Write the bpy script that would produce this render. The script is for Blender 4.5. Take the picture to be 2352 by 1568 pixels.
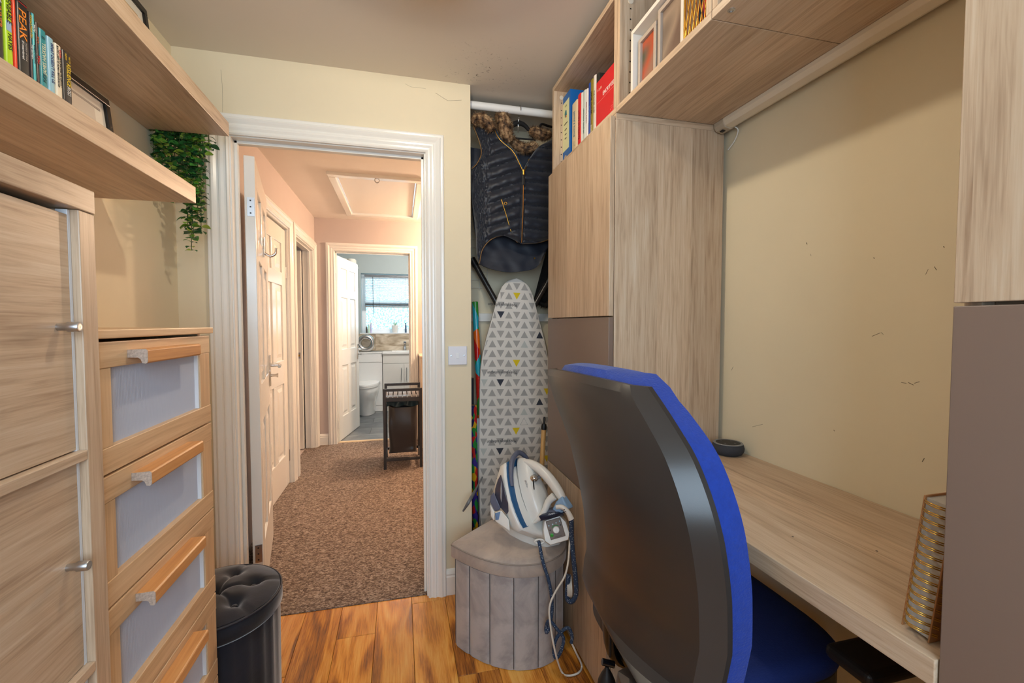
import bpy, bmesh, math, random
from mathutils import Vector, Matrix, noise
random.seed(7)
for o in list(bpy.data.objects): bpy.data.objects.remove(o, do_unlink=True)
SC = bpy.context.scene; COL = SC.collection
# ------------------------------------------------------------------ camera
F, UC, VC, CZ = 1024.0, 1176.0, 784.0, 1.28
YAW = math.atan2(257, 1024); PIT = -math.atan2(41, 1024)
cam = bpy.data.cameras.new('camera'); cam.sensor_width = 36; cam.lens = F / 2352 * 36
cam.clip_start = 0.02; cam.clip_end = 100
co = bpy.data.objects.new('camera', cam); COL.objects.link(co)
co.location = (0, 0, CZ); co.rotation_euler = (math.pi / 2 + PIT, 0, -YAW); SC.camera = co
# ------------------------------------------------------------------ world, lights, exposure
def srgb(r, g, b):
    f = lambda c: (c / 255 / 12.92) if c / 255 <= 0.04045 else ((c / 255 + 0.055) / 1.055) ** 2.4
    return (f(r), f(g), f(b), 1)
W = bpy.data.worlds.new('sky'); SC.world = W; W.use_nodes = True
W.node_tree.nodes['Background'].inputs[0].default_value = (0.82, 0.92, 1.0, 1)
W.node_tree.nodes['Background'].inputs[1].default_value = 1.6
def area(name, loc, rot, sx, sy, energy, col):
    l = bpy.data.lights.new(name, 'AREA'); l.shape = 'RECTANGLE'; l.size = sx; l.size_y = sy
    l.energy = energy; l.color = col
    o = bpy.data.objects.new(name, l); COL.objects.link(o); o.location = loc; o.rotation_euler = rot; return o
area('room_window_daylight', (-0.02, -0.92, 1.5), (math.radians(90), 0, 0), 1.15, 1.15, 44, (0.60, 0.80, 1.0))
area('bathroom_window_daylight', (0.0, 8.3, 2.0), (math.radians(-82), 0, 0), 2.6, 2.0, 85, (0.86, 0.95, 1.0))
def point(name, loc, energy, col, r):
    l = bpy.data.lights.new(name, 'POINT'); l.energy = energy; l.color = col; l.shadow_soft_size = r
    o = bpy.data.objects.new(name, l); COL.objects.link(o); o.location = loc; return o
point('room_lamp_light', (0.09, 1.205, 2.235), 16.5, (1.0, 0.86, 0.66), 0.022)
point('landing_lamp_light', (0.90, 4.40, 2.14), 125, (1.0, 0.71, 0.47), 0.06)
point('bathroom_fill_light', (0.25, 5.75, 2.2), 56, (1.0, 0.97, 0.92), 0.08)  # added fill light, brightens the bathroom beyond what its window gives
SC.view_settings.view_transform = 'Standard'; SC.view_settings.look = 'None'
SC.view_settings.exposure = -0.25; SC.view_settings.gamma = 1.0
SC.view_settings.use_curve_mapping = False

# ------------------------------------------------------------------ geometry helpers
fw = Vector((math.sin(YAW) * math.cos(PIT), math.cos(YAW) * math.cos(PIT), math.sin(PIT)))
rt = Vector((math.cos(YAW), -math.sin(YAW), 0)); upv = rt.cross(fw)
C0 = Vector((0, 0, CZ))
def ray(u, v): return fw + rt * ((u - UC) / F) - upv * ((v - VC) / F)
def onx(u, v, x): d = ray(u, v); return C0 + d * (x / d.x)
def ony(u, v, y): d = ray(u, v); return C0 + d * (y / d.y)
def onz(u, v, z): d = ray(u, v); return C0 + d * ((z - CZ) / d.z)
def atd(u, v, D): return C0 + ray(u, v) * D

def frame(o, x, y):
    x = Vector(x).normalized(); y = Vector(y).normalized(); z = x.cross(y)
    m = Matrix((x, y, z)).transposed().to_4x4(); m.translation = Vector(o); return m

class MB:
    def __init__(s, M=None): s.v = []; s.f = []; s.M = M; s.uv = None
    def pt(s, p):
        p = Vector(p); return s.M @ p if s.M is not None else p
    def add(s, vs, fs):
        n = len(s.v); s.v += [s.pt(p) for p in vs]; s.f += [tuple(i + n for i in f) for f in fs]; return s
    def box(s, a, b):
        x0, y0, z0 = a; x1, y1, z1 = b
        return s.add([(x0,y0,z0),(x1,y0,z0),(x1,y1,z0),(x0,y1,z0),(x0,y0,z1),(x1,y0,z1),(x1,y1,z1),(x0,y1,z1)],
              [(0,3,2,1),(4,5,6,7),(0,1,5,4),(1,2,6,5),(2,3,7,6),(3,0,4,7)])
    def prism(s, poly, h0, h1, ax='z'):
        n = len(poly)
        def P(a, b, h): return {'z': (a, b, h), 'y': (a, h, b), 'x': (h, a, b)}[ax]
        vs = [P(a, b, h0) for a, b in poly] + [P(a, b, h1) for a, b in poly]
        fs = [tuple(range(n))[::-1], tuple(range(n, 2 * n))] + [(i, (i + 1) % n, n + (i + 1) % n, n + i) for i in range(n)]
        return s.add(vs, fs)
    def rings(s, rings, cap=True, closed=True, loop=False):
        n = len(rings[0]); m = len(rings); vs = [p for r in rings for p in r]; fs = []
        for j in range(m if loop else m - 1):
            k = (j + 1) % m
            for i in range(n if closed else n - 1):
                q = (i + 1) % n
                fs.append((j * n + i, j * n + q, k * n + q, k * n + i))
        if cap and closed and not loop:
            fs.append(tuple(range(n))[::-1]); fs.append(tuple((m - 1) * n + i for i in range(n)))
        return s.add(vs, fs)
    def tube(s, pts, r, n=8, cap=True, loop=False, squash=None):
        pts = [Vector(p) for p in pts]; R = r if isinstance(r, (list, tuple)) else [r] * len(pts)
        rings = []; prev = None
        for i, p in enumerate(pts):
            if loop: t = pts[(i + 1) % len(pts)] - pts[i - 1]
            else: t = pts[min(i + 1, len(pts) - 1)] - pts[max(i - 1, 0)]
            if t.length < 1e-9: t = Vector((0, 0, 1))
            t.normalize()
            if prev is None:
                a = Vector((0, 0, 1)) if abs(t.z) < 0.9 else Vector((1, 0, 0))
                u = t.cross(a).normalized()
            else:
                u = (prev - t * prev.dot(t))
                u = u.normalized() if u.length > 1e-6 else t.orthogonal().normalized()
            prev = u; w = t.cross(u)
            rings.append([p + (u * math.cos(2 * math.pi * k / n) + w * math.sin(2 * math.pi * k / n) * (squash or 1)) * R[i] for k in range(n)])
        return s.rings(rings, cap=cap, loop=loop)
    def lathe(s, prof, c=(0, 0, 0), n=32, a0=0, a1=2 * math.pi):
        c = Vector(c); full = abs(a1 - a0 - 2 * math.pi) < 1e-6; k = n if full else n + 1
        rings = [[c + Vector((r * math.cos(a0 + (a1 - a0) * i / n), r * math.sin(a0 + (a1 - a0) * i / n), z)) for i in range(k)] for r, z in prof]
        return s.rings(rings, cap=full, closed=full)
    def grid(s, P, closed=False):
        m = len(P); n = len(P[0]); vs = [p for r in P for p in r]
        return s.add(vs, [(j*n+i, j*n+i+1, (j+1)*n+i+1, (j+1)*n+i) for j in range(m-1) for i in range(n-1)])
    def slab(s, P, Q):
        m = len(P); n = len(P[0]); b = m * n
        vs = [p for r in P for p in r] + [p for r in Q for p in r]; fs = []
        for j in range(m - 1):
            for i in range(n - 1):
                a = (j*n+i, j*n+i+1, (j+1)*n+i+1, (j+1)*n+i); fs.append(a); fs.append(tuple(b + k for k in a[::-1]))
        for i in range(n - 1):
            fs.append((i + 1, i, b + i, b + i + 1)); q = (m - 1) * n; fs.append((q + i, q + i + 1, b + q + i + 1, b + q + i))
        for j in range(m - 1):
            fs.append((j*n, (j+1)*n, b + (j+1)*n, b + j*n)); e = n - 1; fs.append(((j+1)*n+e, j*n+e, b + j*n+e, b + (j+1)*n+e))
        return s.add(vs, fs)
    def hull(s, pts):
        bm = bmesh.new(); vs = [bm.verts.new(s.pt(p)) for p in pts]
        r = bmesh.ops.convex_hull(bm, input=vs)
        bmesh.ops.delete(bm, geom=[v for v in bm.verts if not v.link_faces], context='VERTS')
        bm.verts.ensure_lookup_table(); bm.verts.index_update(); n = len(s.v)
        s.v += [v.co.copy() for v in bm.verts]; s.f += [tuple(n + v.index for v in f.verts) for f in bm.faces]; bm.free(); return s
    def text(s, txt, size, M, center=True, depth=0.0003, maxw=None):
        c = bpy.data.curves.new('t', 'FONT'); c.body = txt; c.size = size; c.extrude = depth; c.resolution_u = 2
        c.align_x = 'CENTER' if center else 'LEFT'; c.align_y = 'CENTER'
        o = bpy.data.objects.new('t', c); COL.objects.link(o); bpy.context.view_layer.update()
        me = bpy.data.meshes.new_from_object(o.evaluated_get(bpy.context.evaluated_depsgraph_get()))
        xs = [v.co.x for v in me.vertices] or [0]; k = 1
        if maxw and max(xs) - min(xs) > maxw: k = maxw / (max(xs) - min(xs))
        n = len(s.v); s.v += [M @ Vector((v.co.x * k, v.co.y, v.co.z)) for v in me.vertices]; s.f += [tuple(n + i for i in p.vertices) for p in me.polygons]
        bpy.data.objects.remove(o); bpy.data.meshes.remove(me); bpy.data.curves.remove(c); return s
    def build(s, name, mat, parent=None, bevel=0, smooth=None, fix=True, seg=2, **tags):
        lo = [min(p[i] for p in s.v) for i in range(3)]; hi = [max(p[i] for p in s.v) for i in range(3)]
        c = Vector([(lo[i] + hi[i]) / 2 for i in range(3)])
        me = bpy.data.meshes.new(name); me.from_pydata([p - c for p in s.v], [], s.f)
        if fix:
            bm = bmesh.new(); bm.from_mesh(me); bmesh.ops.recalc_face_normals(bm, faces=bm.faces); bm.to_mesh(me); bm.free()
        if smooth is not None:
            me.polygons.foreach_set('use_smooth', [True] * len(me.polygons))
            if smooth < 179: me.set_sharp_from_angle(angle=math.radians(smooth))
        me.update(); mats = mat if isinstance(mat, (list, tuple)) else [mat]
        for m in mats: me.materials.append(m)
        return put(name, me, c, parent, bevel, seg, **tags)

def wpos(o):
    p = Vector(o.location)
    while o.parent is not None:
        p += o.matrix_parent_inverse.translation; o = o.parent; p += o.location
    return p
def put(name, me, c, parent=None, bevel=0, seg=2, **tags):
    o = bpy.data.objects.new(name, me); COL.objects.link(o); o.location = c
    if parent is not None:
        o.parent = parent; o.matrix_parent_inverse = Matrix.Translation(-wpos(parent))
    if bevel:
        m = o.modifiers.new('bevel', 'BEVEL'); m.width = bevel; m.segments = seg; m.limit_method = 'ANGLE'; m.angle_limit = math.radians(35)
    for k, v in tags.items(): o[k] = v
    return o
def thing(name, loc, label, cat, group=None, kind=None):
    o = bpy.data.objects.new(name, None); COL.objects.link(o); o.location = loc; o.empty_display_size = 0.05
    o['label'] = label; o['category'] = cat
    if group: o['group'] = group
    if kind: o['kind'] = kind
    return o
def bx(name, a, b, mat, parent=None, bevel=0.0015, M=None, **t):
    return MB(M).box(a, b).build(name, mat, parent, bevel, **t)
def resample(pts, n):
    pts = [Vector(p) for p in pts]; L = [0]
    for a, b in zip(pts, pts[1:]): L.append(L[-1] + (b - a).length)
    out = []
    for k in range(n):
        d = L[-1] * k / (n - 1); j = 0
        while j < len(pts) - 2 and L[j + 1] < d: j += 1
        t = (d - L[j]) / max(1e-9, L[j + 1] - L[j]); out.append(pts[j].lerp(pts[j + 1], min(1, max(0, t))))
    return out
def smoothpts(pts, n):
    """Catmull-Rom through the points"""
    P = [Vector(p) for p in pts]; P = [P[0] * 2 - P[1]] + P + [P[-1] * 2 - P[-2]]; out = []
    m = len(P) - 3
    for k in range(n):
        t = k / (n - 1) * m; i = min(int(t), m - 1); t -= i; a, b, c, d = P[i:i + 4]
        out.append(0.5 * ((2 * b) + (c - a) * t + (2 * a - 5 * b + 4 * c - d) * t * t + (3 * b - a - 3 * c + d) * t ** 3))
    return out
def interp(tab, x):
    if x <= tab[0][0]: return tab[0][1]
    for (a, b), (c, d) in zip(tab, tab[1:]):
        if x <= c: return b + (d - b) * (x - a) / (c - a)
    return tab[-1][1]
# ------------------------------------------------------------------ materials
MATS = {}
def newmat(name):
    m = bpy.data.materials.new(name); m.use_nodes = True; nt = m.node_tree
    return m, nt, nt.nodes['Principled BSDF']
def nd(nt, t, **kw):
    n = nt.nodes.new(t)
    for k, v in kw.items():
        if k in n.inputs: n.inputs[k].default_value = v
        else: setattr(n, k, v)
    return n
def plain(name, rgb, rough=0.5, metal=0, bump=0, bscale=300, var=0, spec=0.5, coat=0, sheen=0, vscale=8, aniso=None):
    if name in MATS: return MATS[name]
    m, nt, b = newmat(name); c = srgb(*rgb)
    b.inputs['Base Color'].default_value = c; b.inputs['Roughness'].default_value = rough; b.inputs['Metallic'].default_value = metal
    b.inputs['Specular IOR Level'].default_value = spec; b.inputs['Coat Weight'].default_value = coat; b.inputs['Sheen Weight'].default_value = sheen
    if bump or var:
        tc = nd(nt, 'ShaderNodeTexCoord')
        if var:
            n = nd(nt, 'ShaderNodeTexNoise', Scale=vscale, Detail=5.0, Roughness=0.6); nt.links.new(tc.outputs['Object'], n.inputs['Vector'])
            r = nd(nt, 'ShaderNodeMapRange'); r.inputs['From Min'].default_value = 0.3; r.inputs['From Max'].default_value = 0.7
            r.inputs['To Min'].default_value = 1 - var; r.inputs['To Max'].default_value = 1 + var * 0.5
            nt.links.new(n.outputs['Fac'], r.inputs['Value'])
            mx = nd(nt, 'ShaderNodeMix', data_type='RGBA', blend_type='MULTIPLY'); mx.inputs['Factor'].default_value = 1; mx.inputs[6].default_value = c
            nt.links.new(r.outputs['Result'], mx.inputs[7]); nt.links.new(mx.outputs[2], b.inputs['Base Color'])
        if bump:
            n2 = nd(nt, 'ShaderNodeTexNoise', Scale=bscale, Detail=3.0)
            if aniso:
                mp = nd(nt, 'ShaderNodeMapping'); mp.inputs['Scale'].default_value = aniso
                nt.links.new(tc.outputs['Object'], mp.inputs['Vector']); nt.links.new(mp.outputs['Vector'], n2.inputs['Vector'])
            else: nt.links.new(tc.outputs['Object'], n2.inputs['Vector'])
            bp = nd(nt, 'ShaderNodeBump', Strength=bump, Distance=0.002); nt.links.new(n2.outputs['Fac'], bp.inputs['Height']); nt.links.new(bp.outputs['Normal'], b.inputs['Normal'])
    MATS[name] = m; return m
def ramp(nt, stops):
    r = nd(nt, 'ShaderNodeValToRGB'); e = r.color_ramp.elements
    while len(e) < len(stops): e.new(0.5)
    for k, (p, c) in enumerate(stops): e[k].position = p; e[k].color = srgb(*c)
    return r
def wood(name, axis, light, mid, dark, rough=0.45, s=1.0, strip=0.0, stripax=0, swirl=0.6, bump=0.15, contrast=1.0):
    """procedural grain running along one axis; strip = width of joined staves"""
    key = name + axis
    if key in MATS: return MATS[key]
    m, nt, b = newmat(key); L = nt.links.new
    tc = nd(nt, 'ShaderNodeTexCoord'); oi = nd(nt, 'ShaderNodeObjectInfo')
    off = nd(nt, 'ShaderNodeVectorMath', operation='SCALE'); off.inputs['Scale'].default_value = 37.0
    cx = nd(nt, 'ShaderNodeCombineXYZ'); [L(oi.outputs['Random'], cx.inputs[i]) for i in range(3)]
    L(cx.outputs[0], off.inputs[0])
    ad = nd(nt, 'ShaderNodeVectorMath', operation='ADD'); L(tc.outputs['Object'], ad.inputs[0]); L(off.outputs[0], ad.inputs[1])
    i = 'xyz'.index(axis)
    vec = ad.outputs[0]
    if strip:
        sp = nd(nt, 'ShaderNodeSeparateXYZ'); L(tc.outputs['Object'], sp.inputs[0])
        mu = nd(nt, 'ShaderNodeMath', operation='MULTIPLY'); mu.inputs[1].default_value = 1 / strip; L(sp.outputs[stripax], mu.inputs[0])
        a5 = nd(nt, 'ShaderNodeMath', operation='ADD'); a5.inputs[1].default_value = 50.37; L(mu.outputs[0], a5.inputs[0])
        fl = nd(nt, 'ShaderNodeMath', operation='FLOOR'); L(a5.outputs[0], fl.inputs[0])
        wn = nd(nt, 'ShaderNodeTexWhiteNoise', noise_dimensions='1D'); L(fl.outputs[0], wn.inputs['W'])
        sc = nd(nt, 'ShaderNodeVectorMath', operation='SCALE'); sc.inputs['Scale'].default_value = 11.0; L(wn.outputs['Color'], sc.inputs[0])
        a2 = nd(nt, 'ShaderNodeVectorMath', operation='ADD'); L(vec, a2.inputs[0]); L(sc.outputs[0], a2.inputs[1]); vec = a2.outputs[0]
    def stretched(along, across, detail, dist):
        mp = nd(nt, 'ShaderNodeMapping'); v = [across] * 3; v[i] = along; mp.inputs['Scale'].default_value = v; L(vec, mp.inputs['Vector'])
        n = nd(nt, 'ShaderNodeTexNoise', Scale=1.0, Detail=detail, Roughness=0.6, Distortion=dist); L(mp.outputs[0], n.inputs['Vector']); return n.outputs['Fac']
    big = stretched(1.6 * s, 14 * s, 4.0, swirl); fine = stretched(9 * s, 300 * s, 3.0, 0.3); med = stretched(4.5 * s, 85 * s, 3.0, swirl)
    mx = nd(nt, 'ShaderNodeMix'); mx.inputs['Factor'].default_value = 0.55; L(big, mx.inputs[2]); L(fine, mx.inputs[3])
    m2 = nd(nt, 'ShaderNodeMix'); m2.inputs['Factor'].default_value = 0.48; L(mx.outputs[0], m2.inputs[2]); L(med, m2.inputs[3])
    w = 0.17 / contrast
    r = ramp(nt, [(0.5 - w, dark), (0.5, mid), (0.5 + w, light)]); L(m2.outputs[0], r.inputs[0]); col = r.outputs[0]
    if strip:
        vr = nd(nt, 'ShaderNodeMapRange'); vr.inputs['To Min'].default_value = 0.86; vr.inputs['To Max'].default_value = 1.08; L(wn.outputs['Value'], vr.inputs[0])
        mm = nd(nt, 'ShaderNodeMix', data_type='RGBA', blend_type='MULTIPLY'); mm.inputs['Factor'].default_value = 1; L(col, mm.inputs[6]); L(vr.outputs[0], mm.inputs[7]); col = mm.outputs[2]
    L(col, b.inputs['Base Color']); b.inputs['Roughness'].default_value = rough
    bp = nd(nt, 'ShaderNodeBump', Strength=bump, Distance=0.001); L(fine, bp.inputs['Height']); L(bp.outputs[0], b.inputs['Normal'])
    MATS[key] = m; return m
OAK = dict(light=(216,196,172), mid=(198,171,143), dark=(150,120,94), rough=0.38, contrast=0.85)
def oak(ax, strip=0.0, sa=0, tag=''): return wood('oak' + tag + ('s%d' % sa if strip else ''), ax, strip=strip, stripax=sa, **OAK)
def beech(ax): return wood('beech', ax, (228,198,160), (214,180,140), (188,150,112), rough=0.4, s=0.7, swirl=1.0)
def handlewood(ax): return wood('handlewood', ax, (220,164,104), (206,146,86), (178,118,66), rough=0.4, s=0.7)
def paint(name, rgb, rough=0.75): return plain(name, rgb, rough, bump=0.05, bscale=180, var=0.03, vscale=3)
def ceilmat():
    m, nt, b = newmat('ceiling_paint'); L = nt.links.new; tc = nd(nt, 'ShaderNodeTexCoord'); g = nd(nt, 'ShaderNodeNewGeometry')
    n = nd(nt, 'ShaderNodeTexNoise', Scale=34.0, Detail=6.0, Roughness=0.75, Distortion=1.5); L(g.outputs['Position'], n.inputs['Vector'])
    d = nd(nt, 'ShaderNodeVectorMath', operation='DISTANCE'); d.inputs[1].default_value = (0.37, 1.93, 2.376); L(g.outputs['Position'], d.inputs[0])
    r = nd(nt, 'ShaderNodeMapRange'); r.inputs['From Min'].default_value = 0.04; r.inputs['From Max'].default_value = 0.24; r.inputs['To Min'].default_value = 1; r.inputs['To Max'].default_value = 0; L(d.outputs['Value'], r.inputs[0])
    k = nd(nt, 'ShaderNodeMapRange'); k.inputs['From Min'].default_value = 0.60; k.inputs['From Max'].default_value = 0.66; L(n.outputs['Fac'], k.inputs[0])
    mu = nd(nt, 'ShaderNodeMath', operation='MULTIPLY'); L(r.outputs[0], mu.inputs[0]); L(k.outputs[0], mu.inputs[1])
    mx = nd(nt, 'ShaderNodeMix', data_type='RGBA'); mx.inputs[6].default_value = srgb(224,214,200); mx.inputs[7].default_value = srgb(96,80,64); L(mu.outputs[0], mx.inputs[0]); L(mx.outputs[2], b.inputs['Base Color']); b.inputs['Roughness'].default_value = 0.8
    bp = nd(nt, 'ShaderNodeBump', Strength=0.5, Distance=0.003); L(mu.outputs[0], bp.inputs['Height']); L(bp.outputs[0], b.inputs['Normal']); return m
M_WALL = paint('cream_wall_paint', (230,217,188)); M_CEIL = ceilmat(); M_GLOSS = plain('white_gloss_paint', (240,238,232), 0.2, bump=0.02, bscale=30, aniso=(1,1,0.05))
M_HALL = paint('lilac_grey_wall_paint', (198,184,178)); M_WHITE = plain('white_plastic', (240,240,238), 0.3); M_HCEIL = paint('white_ceiling_paint', (240,232,224))
M_BATH = paint('blue_grey_wall_paint', (170,180,180)); M_CHROME = plain('chrome', (215,215,215), 0.12, metal=1); M_STEEL = plain('brushed_steel', (190,190,192), 0.35, metal=1)
M_BRASS = plain('brass', (212,165,72), 0.28, metal=1); M_BLACK = plain('black_plastic', (24,24,25), 0.4); M_DARK = plain('dark_void', (14,12,11), 0.9)
M_GREY = plain('taupe_laminate', (124,104,92), 0.32, bump=0.03, bscale=120)
M_NAVY = plain('navy_quilted_fabric', (20,26,40), 0.5, bump=0.25, bscale=140, sheen=0.3); M_LINING = plain('navy_satin_lining', (20,26,42), 0.5)
M_PAPER = plain('paper', (236,230,216), 0.8)
def carpet():
    m, nt, b = newmat('loop_pile_carpet'); L = nt.links.new; tc = nd(nt, 'ShaderNodeTexCoord')
    mp = nd(nt, 'ShaderNodeMapping'); mp.inputs['Scale'].default_value = (1, 1.7, 1); L(tc.outputs['Object'], mp.inputs[0])
    v = nd(nt, 'ShaderNodeTexVoronoi', Scale=115.0); L(mp.outputs[0], v.inputs['Vector'])
    n = nd(nt, 'ShaderNodeTexNoise', Scale=30.0, Detail=4.0); L(mp.outputs[0], n.inputs['Vector'])
    sp = nd(nt, 'ShaderNodeSeparateColor'); L(v.outputs['Color'], sp.inputs[0])
    mx = nd(nt, 'ShaderNodeMix'); mx.inputs['Factor'].default_value = 0.45; L(sp.outputs[0], mx.inputs[2]); L(n.outputs['Fac'], mx.inputs[3])
    r = ramp(nt, [(0.15, (74,62,56)), (0.5, (130,112,100)), (0.85, (184,168,154))]); L(mx.outputs[0], r.inputs[0]); L(r.outputs[0], b.inputs['Base Color'])
    b.inputs['Roughness'].default_value = 0.95; b.inputs['Specular IOR Level'].default_value = 0.1
    bp = nd(nt, 'ShaderNodeBump', Strength=0.9, Distance=0.004); bp.invert = True; L(v.outputs['Distance'], bp.inputs['Height']); L(bp.outputs[0], b.inputs['Normal']); return m
def velvet(name, rgb, rgb2, sc=9, bump=0.3):
    m, nt, b = newmat(name); L = nt.links.new; tc = nd(nt, 'ShaderNodeTexCoord'); n = nd(nt, 'ShaderNodeTexNoise', Scale=float(sc), Detail=6.0, Roughness=0.65, Distortion=0.6); L(tc.outputs['Object'], n.inputs['Vector'])
    r = ramp(nt, [(0.36, rgb2), (0.6, rgb)]); L(n.outputs['Fac'], r.inputs[0]); L(r.outputs[0], b.inputs['Base Color'])
    b.inputs['Roughness'].default_value = 0.85; b.inputs['Sheen Weight'].default_value = 0.5; b.inputs['Sheen Roughness'].default_value = 0.4
    bp = nd(nt, 'ShaderNodeBump', Strength=bump, Distance=0.004); L(n.outputs['Fac'], bp.inputs['Height']); L(bp.outputs[0], b.inputs['Normal']); return m
def stone(name, a, b_, c, sc, rough):
    m, nt, b = newmat(name); L = nt.links.new; tc = nd(nt, 'ShaderNodeTexCoord'); oi = nd(nt, 'ShaderNodeObjectInfo')
    ad = nd(nt, 'ShaderNodeVectorMath', operation='ADD'); L(tc.outputs['Object'], ad.inputs[0]); sc2 = nd(nt, 'ShaderNodeVectorMath', operation='SCALE'); sc2.inputs['Scale'].default_value = 9; cx = nd(nt, 'ShaderNodeCombineXYZ'); L(oi.outputs['Random'], cx.inputs[0]); L(cx.outputs[0], sc2.inputs[0]); L(sc2.outputs[0], ad.inputs[1])
    mp = nd(nt, 'ShaderNodeMapping'); mp.inputs['Scale'].default_value = (1, 1, 3.5); L(ad.outputs[0], mp.inputs[0])
    n = nd(nt, 'ShaderNodeTexNoise', Scale=float(sc), Detail=6.0, Distortion=1.2); L(mp.outputs[0], n.inputs['Vector'])
    r = ramp(nt, [(0.34, a), (0.5, b_), (0.64, c)]); L(n.outputs['Fac'], r.inputs[0]); L(r.outputs[0], b.inputs['Base Color']); b.inputs['Roughness'].default_value = rough; return m
def floorwood():
    m, nt, b = newmat('acacia_laminate'); L = nt.links.new; tc = nd(nt, 'ShaderNodeTexCoord'); oi = nd(nt, 'ShaderNodeObjectInfo')
    cx = nd(nt, 'ShaderNodeCombineXYZ'); [L(oi.outputs['Random'], cx.inputs[i]) for i in range(3)]
    sc = nd(nt, 'ShaderNodeVectorMath', operation='SCALE'); sc.inputs['Scale'].default_value = 53.0; L(cx.outputs[0], sc.inputs[0])
    ad = nd(nt, 'ShaderNodeVectorMath', operation='ADD'); L(tc.outputs['Object'], ad.inputs[0]); L(sc.outputs[0], ad.inputs[1])
    def nz(sx, sy, det, dist, rough=0.5):
        mp = nd(nt, 'ShaderNodeMapping'); mp.inputs['Scale'].default_value = (sx, sy, 1); L(ad.outputs[0], mp.inputs[0]); n = nd(nt, 'ShaderNodeTexNoise', Scale=1.0, Detail=det, Distortion=dist, Roughness=rough); L(mp.outputs[0], n.inputs['Vector']); return n.outputs['Fac']
    low = nz(9, 1.7, 1.0, 0.5); mid = nz(26, 3.0, 3.0, 0.8); fine = nz(240, 10, 3.0, 0.2, 0.7)
    mu = nd(nt, 'ShaderNodeMath', operation='MULTIPLY'); mu.inputs[1].default_value = 24.0; L(low, mu.inputs[0])
    a1 = nd(nt, 'ShaderNodeMath', operation='MULTIPLY_ADD'); a1.inputs[1].default_value = 5.0; L(mid, a1.inputs[0]); L(mu.outputs[0], a1.inputs[2])
    sn = nd(nt, 'ShaderNodeMath', operation='SINE'); L(a1.outputs[0], sn.inputs[0])
    s2 = nd(nt, 'ShaderNodeMapRange'); s2.inputs['From Min'].default_value = -1; L(sn.outputs[0], s2.inputs[0])
    m1 = nd(nt, 'ShaderNodeMix'); m1.inputs[0].default_value = 0.74; L(s2.outputs[0], m1.inputs[2]); L(low, m1.inputs[3])
    m2 = nd(nt, 'ShaderNodeMix'); m2.inputs[0].default_value = 0.42; L(m1.outputs[0], m2.inputs[2]); L(fine, m2.inputs[3])
    r = ramp(nt, [(0.30, (112,64,24)), (0.42, (184,112,38)), (0.52, (224,148,54)), (0.68, (244,184,92))]); L(m2.outputs[0], r.inputs[0])
    vr = nd(nt, 'ShaderNodeMapRange'); vr.inputs['To Min'].default_value = 0.82; vr.inputs['To Max'].default_value = 1.05; L(oi.outputs['Random'], vr.inputs[0])
    mm = nd(nt, 'ShaderNodeMix', data_type='RGBA', blend_type='MULTIPLY'); mm.inputs[0].default_value = 1; L(r.outputs[0], mm.inputs[6]); L(vr.outputs[0], mm.inputs[7]); L(mm.outputs[2], b.inputs['Base Color']); b.inputs['Roughness'].default_value = 0.2
    bp = nd(nt, 'ShaderNodeBump', Strength=0.04, Distance=0.001); L(fine, bp.inputs['Height']); L(bp.outputs[0], b.inputs['Normal']); return m
M_CARPET = carpet()
M_STOOL = velvet('grey_velvet', (186,178,174), (156,148,146), 9, 0.25); M_POUF = velvet('black_velvet', (14,19,34), (5,7,13), 7, 0.4)
M_FLOORWOOD = floorwood()
M_TILE = stone('travertine_tile', (150,132,108), (182,166,142), (212,200,180), 3, 0.3); M_SLATE = stone('slate_tile', (84,88,92), (108,112,115), (136,138,138), 2.2, 0.4)
M_BLUE = plain('royal_blue_fabric', (14,54,148), 0.9, bump=0.8, bscale=220, sheen=0.2, var=0.15, vscale=90); M_SHELL = plain('charcoal_plastic_shell', (52,48,46), 0.33, bump=0.03, bscale=500)
M_SEAT = plain('navy_seat_fabric', (10,34,96), 0.9, bump=0.6, bscale=260); M_FROST = None
# ------------------------------------------------------------------ structure
CE = 2.376; XL = -0.868; XR = 1.085; YD = 2.08; YB = -0.82
def struct(name, mb, mat, label, cat, bevel=0, parent=None, smooth=None):
    o = mb.build(name, mat, parent, bevel, smooth)
    if parent is None: o['kind'] = 'structure'; o['label'] = label; o['category'] = cat
    return o
# floor: base plus planks
fl = struct('floor', MB().box((XL, YB, -0.05), (XR, 2.095, -0.009)).box((0.30, 2.095, -0.05), (XR, 2.5, -0.009)), plain('underlay', (60,40,22), 0.9), 'glossy orange brown wooden plank floor of the study', 'floor')
px0 = onz(868, 1377, 0).x; pw = 0.152
k0 = math.floor((XL - px0) / pw); planks = {}
for k in range(k0, 14):
    a = max(XL, px0 + k * pw); b = min(XR, px0 + (k + 1) * pw)
    if b - a < 0.01: continue
    y = YB - 0.3 - (k * 0.47 % 1.1); top = 2.5 if a > 0.30 else 2.095
    while y < top:
        y0, y1 = max(y, YB), min(y + 1.21, top)
        if y1 - y0 > 0.02:
            MB().box((a + 0.0006, y0 + 0.0006, -0.009), (b - 0.0006, y1 - 0.0006, 0)).build('plank', M_FLOORWOOD, fl, 0.0012, seg=1)
        y += 1.21
cp = struct('floor_hall', MB().box((-0.95, 2.095, -0.05), (0.30, 5.06, 0.004)).box((0.30, 2.5, -0.05), (1.6, 5.06, 0.004)), M_CARPET, 'brown beige loop pile carpet along the hall', 'carpet')
fb = struct('floor_bathroom', MB().box((-1.25, 5.06, -0.05), (1.0, 7.0, -0.008)), plain('grout', (90,92,94), 0.9), 'grey slate effect tiled floor of the bathroom', 'floor')
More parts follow.
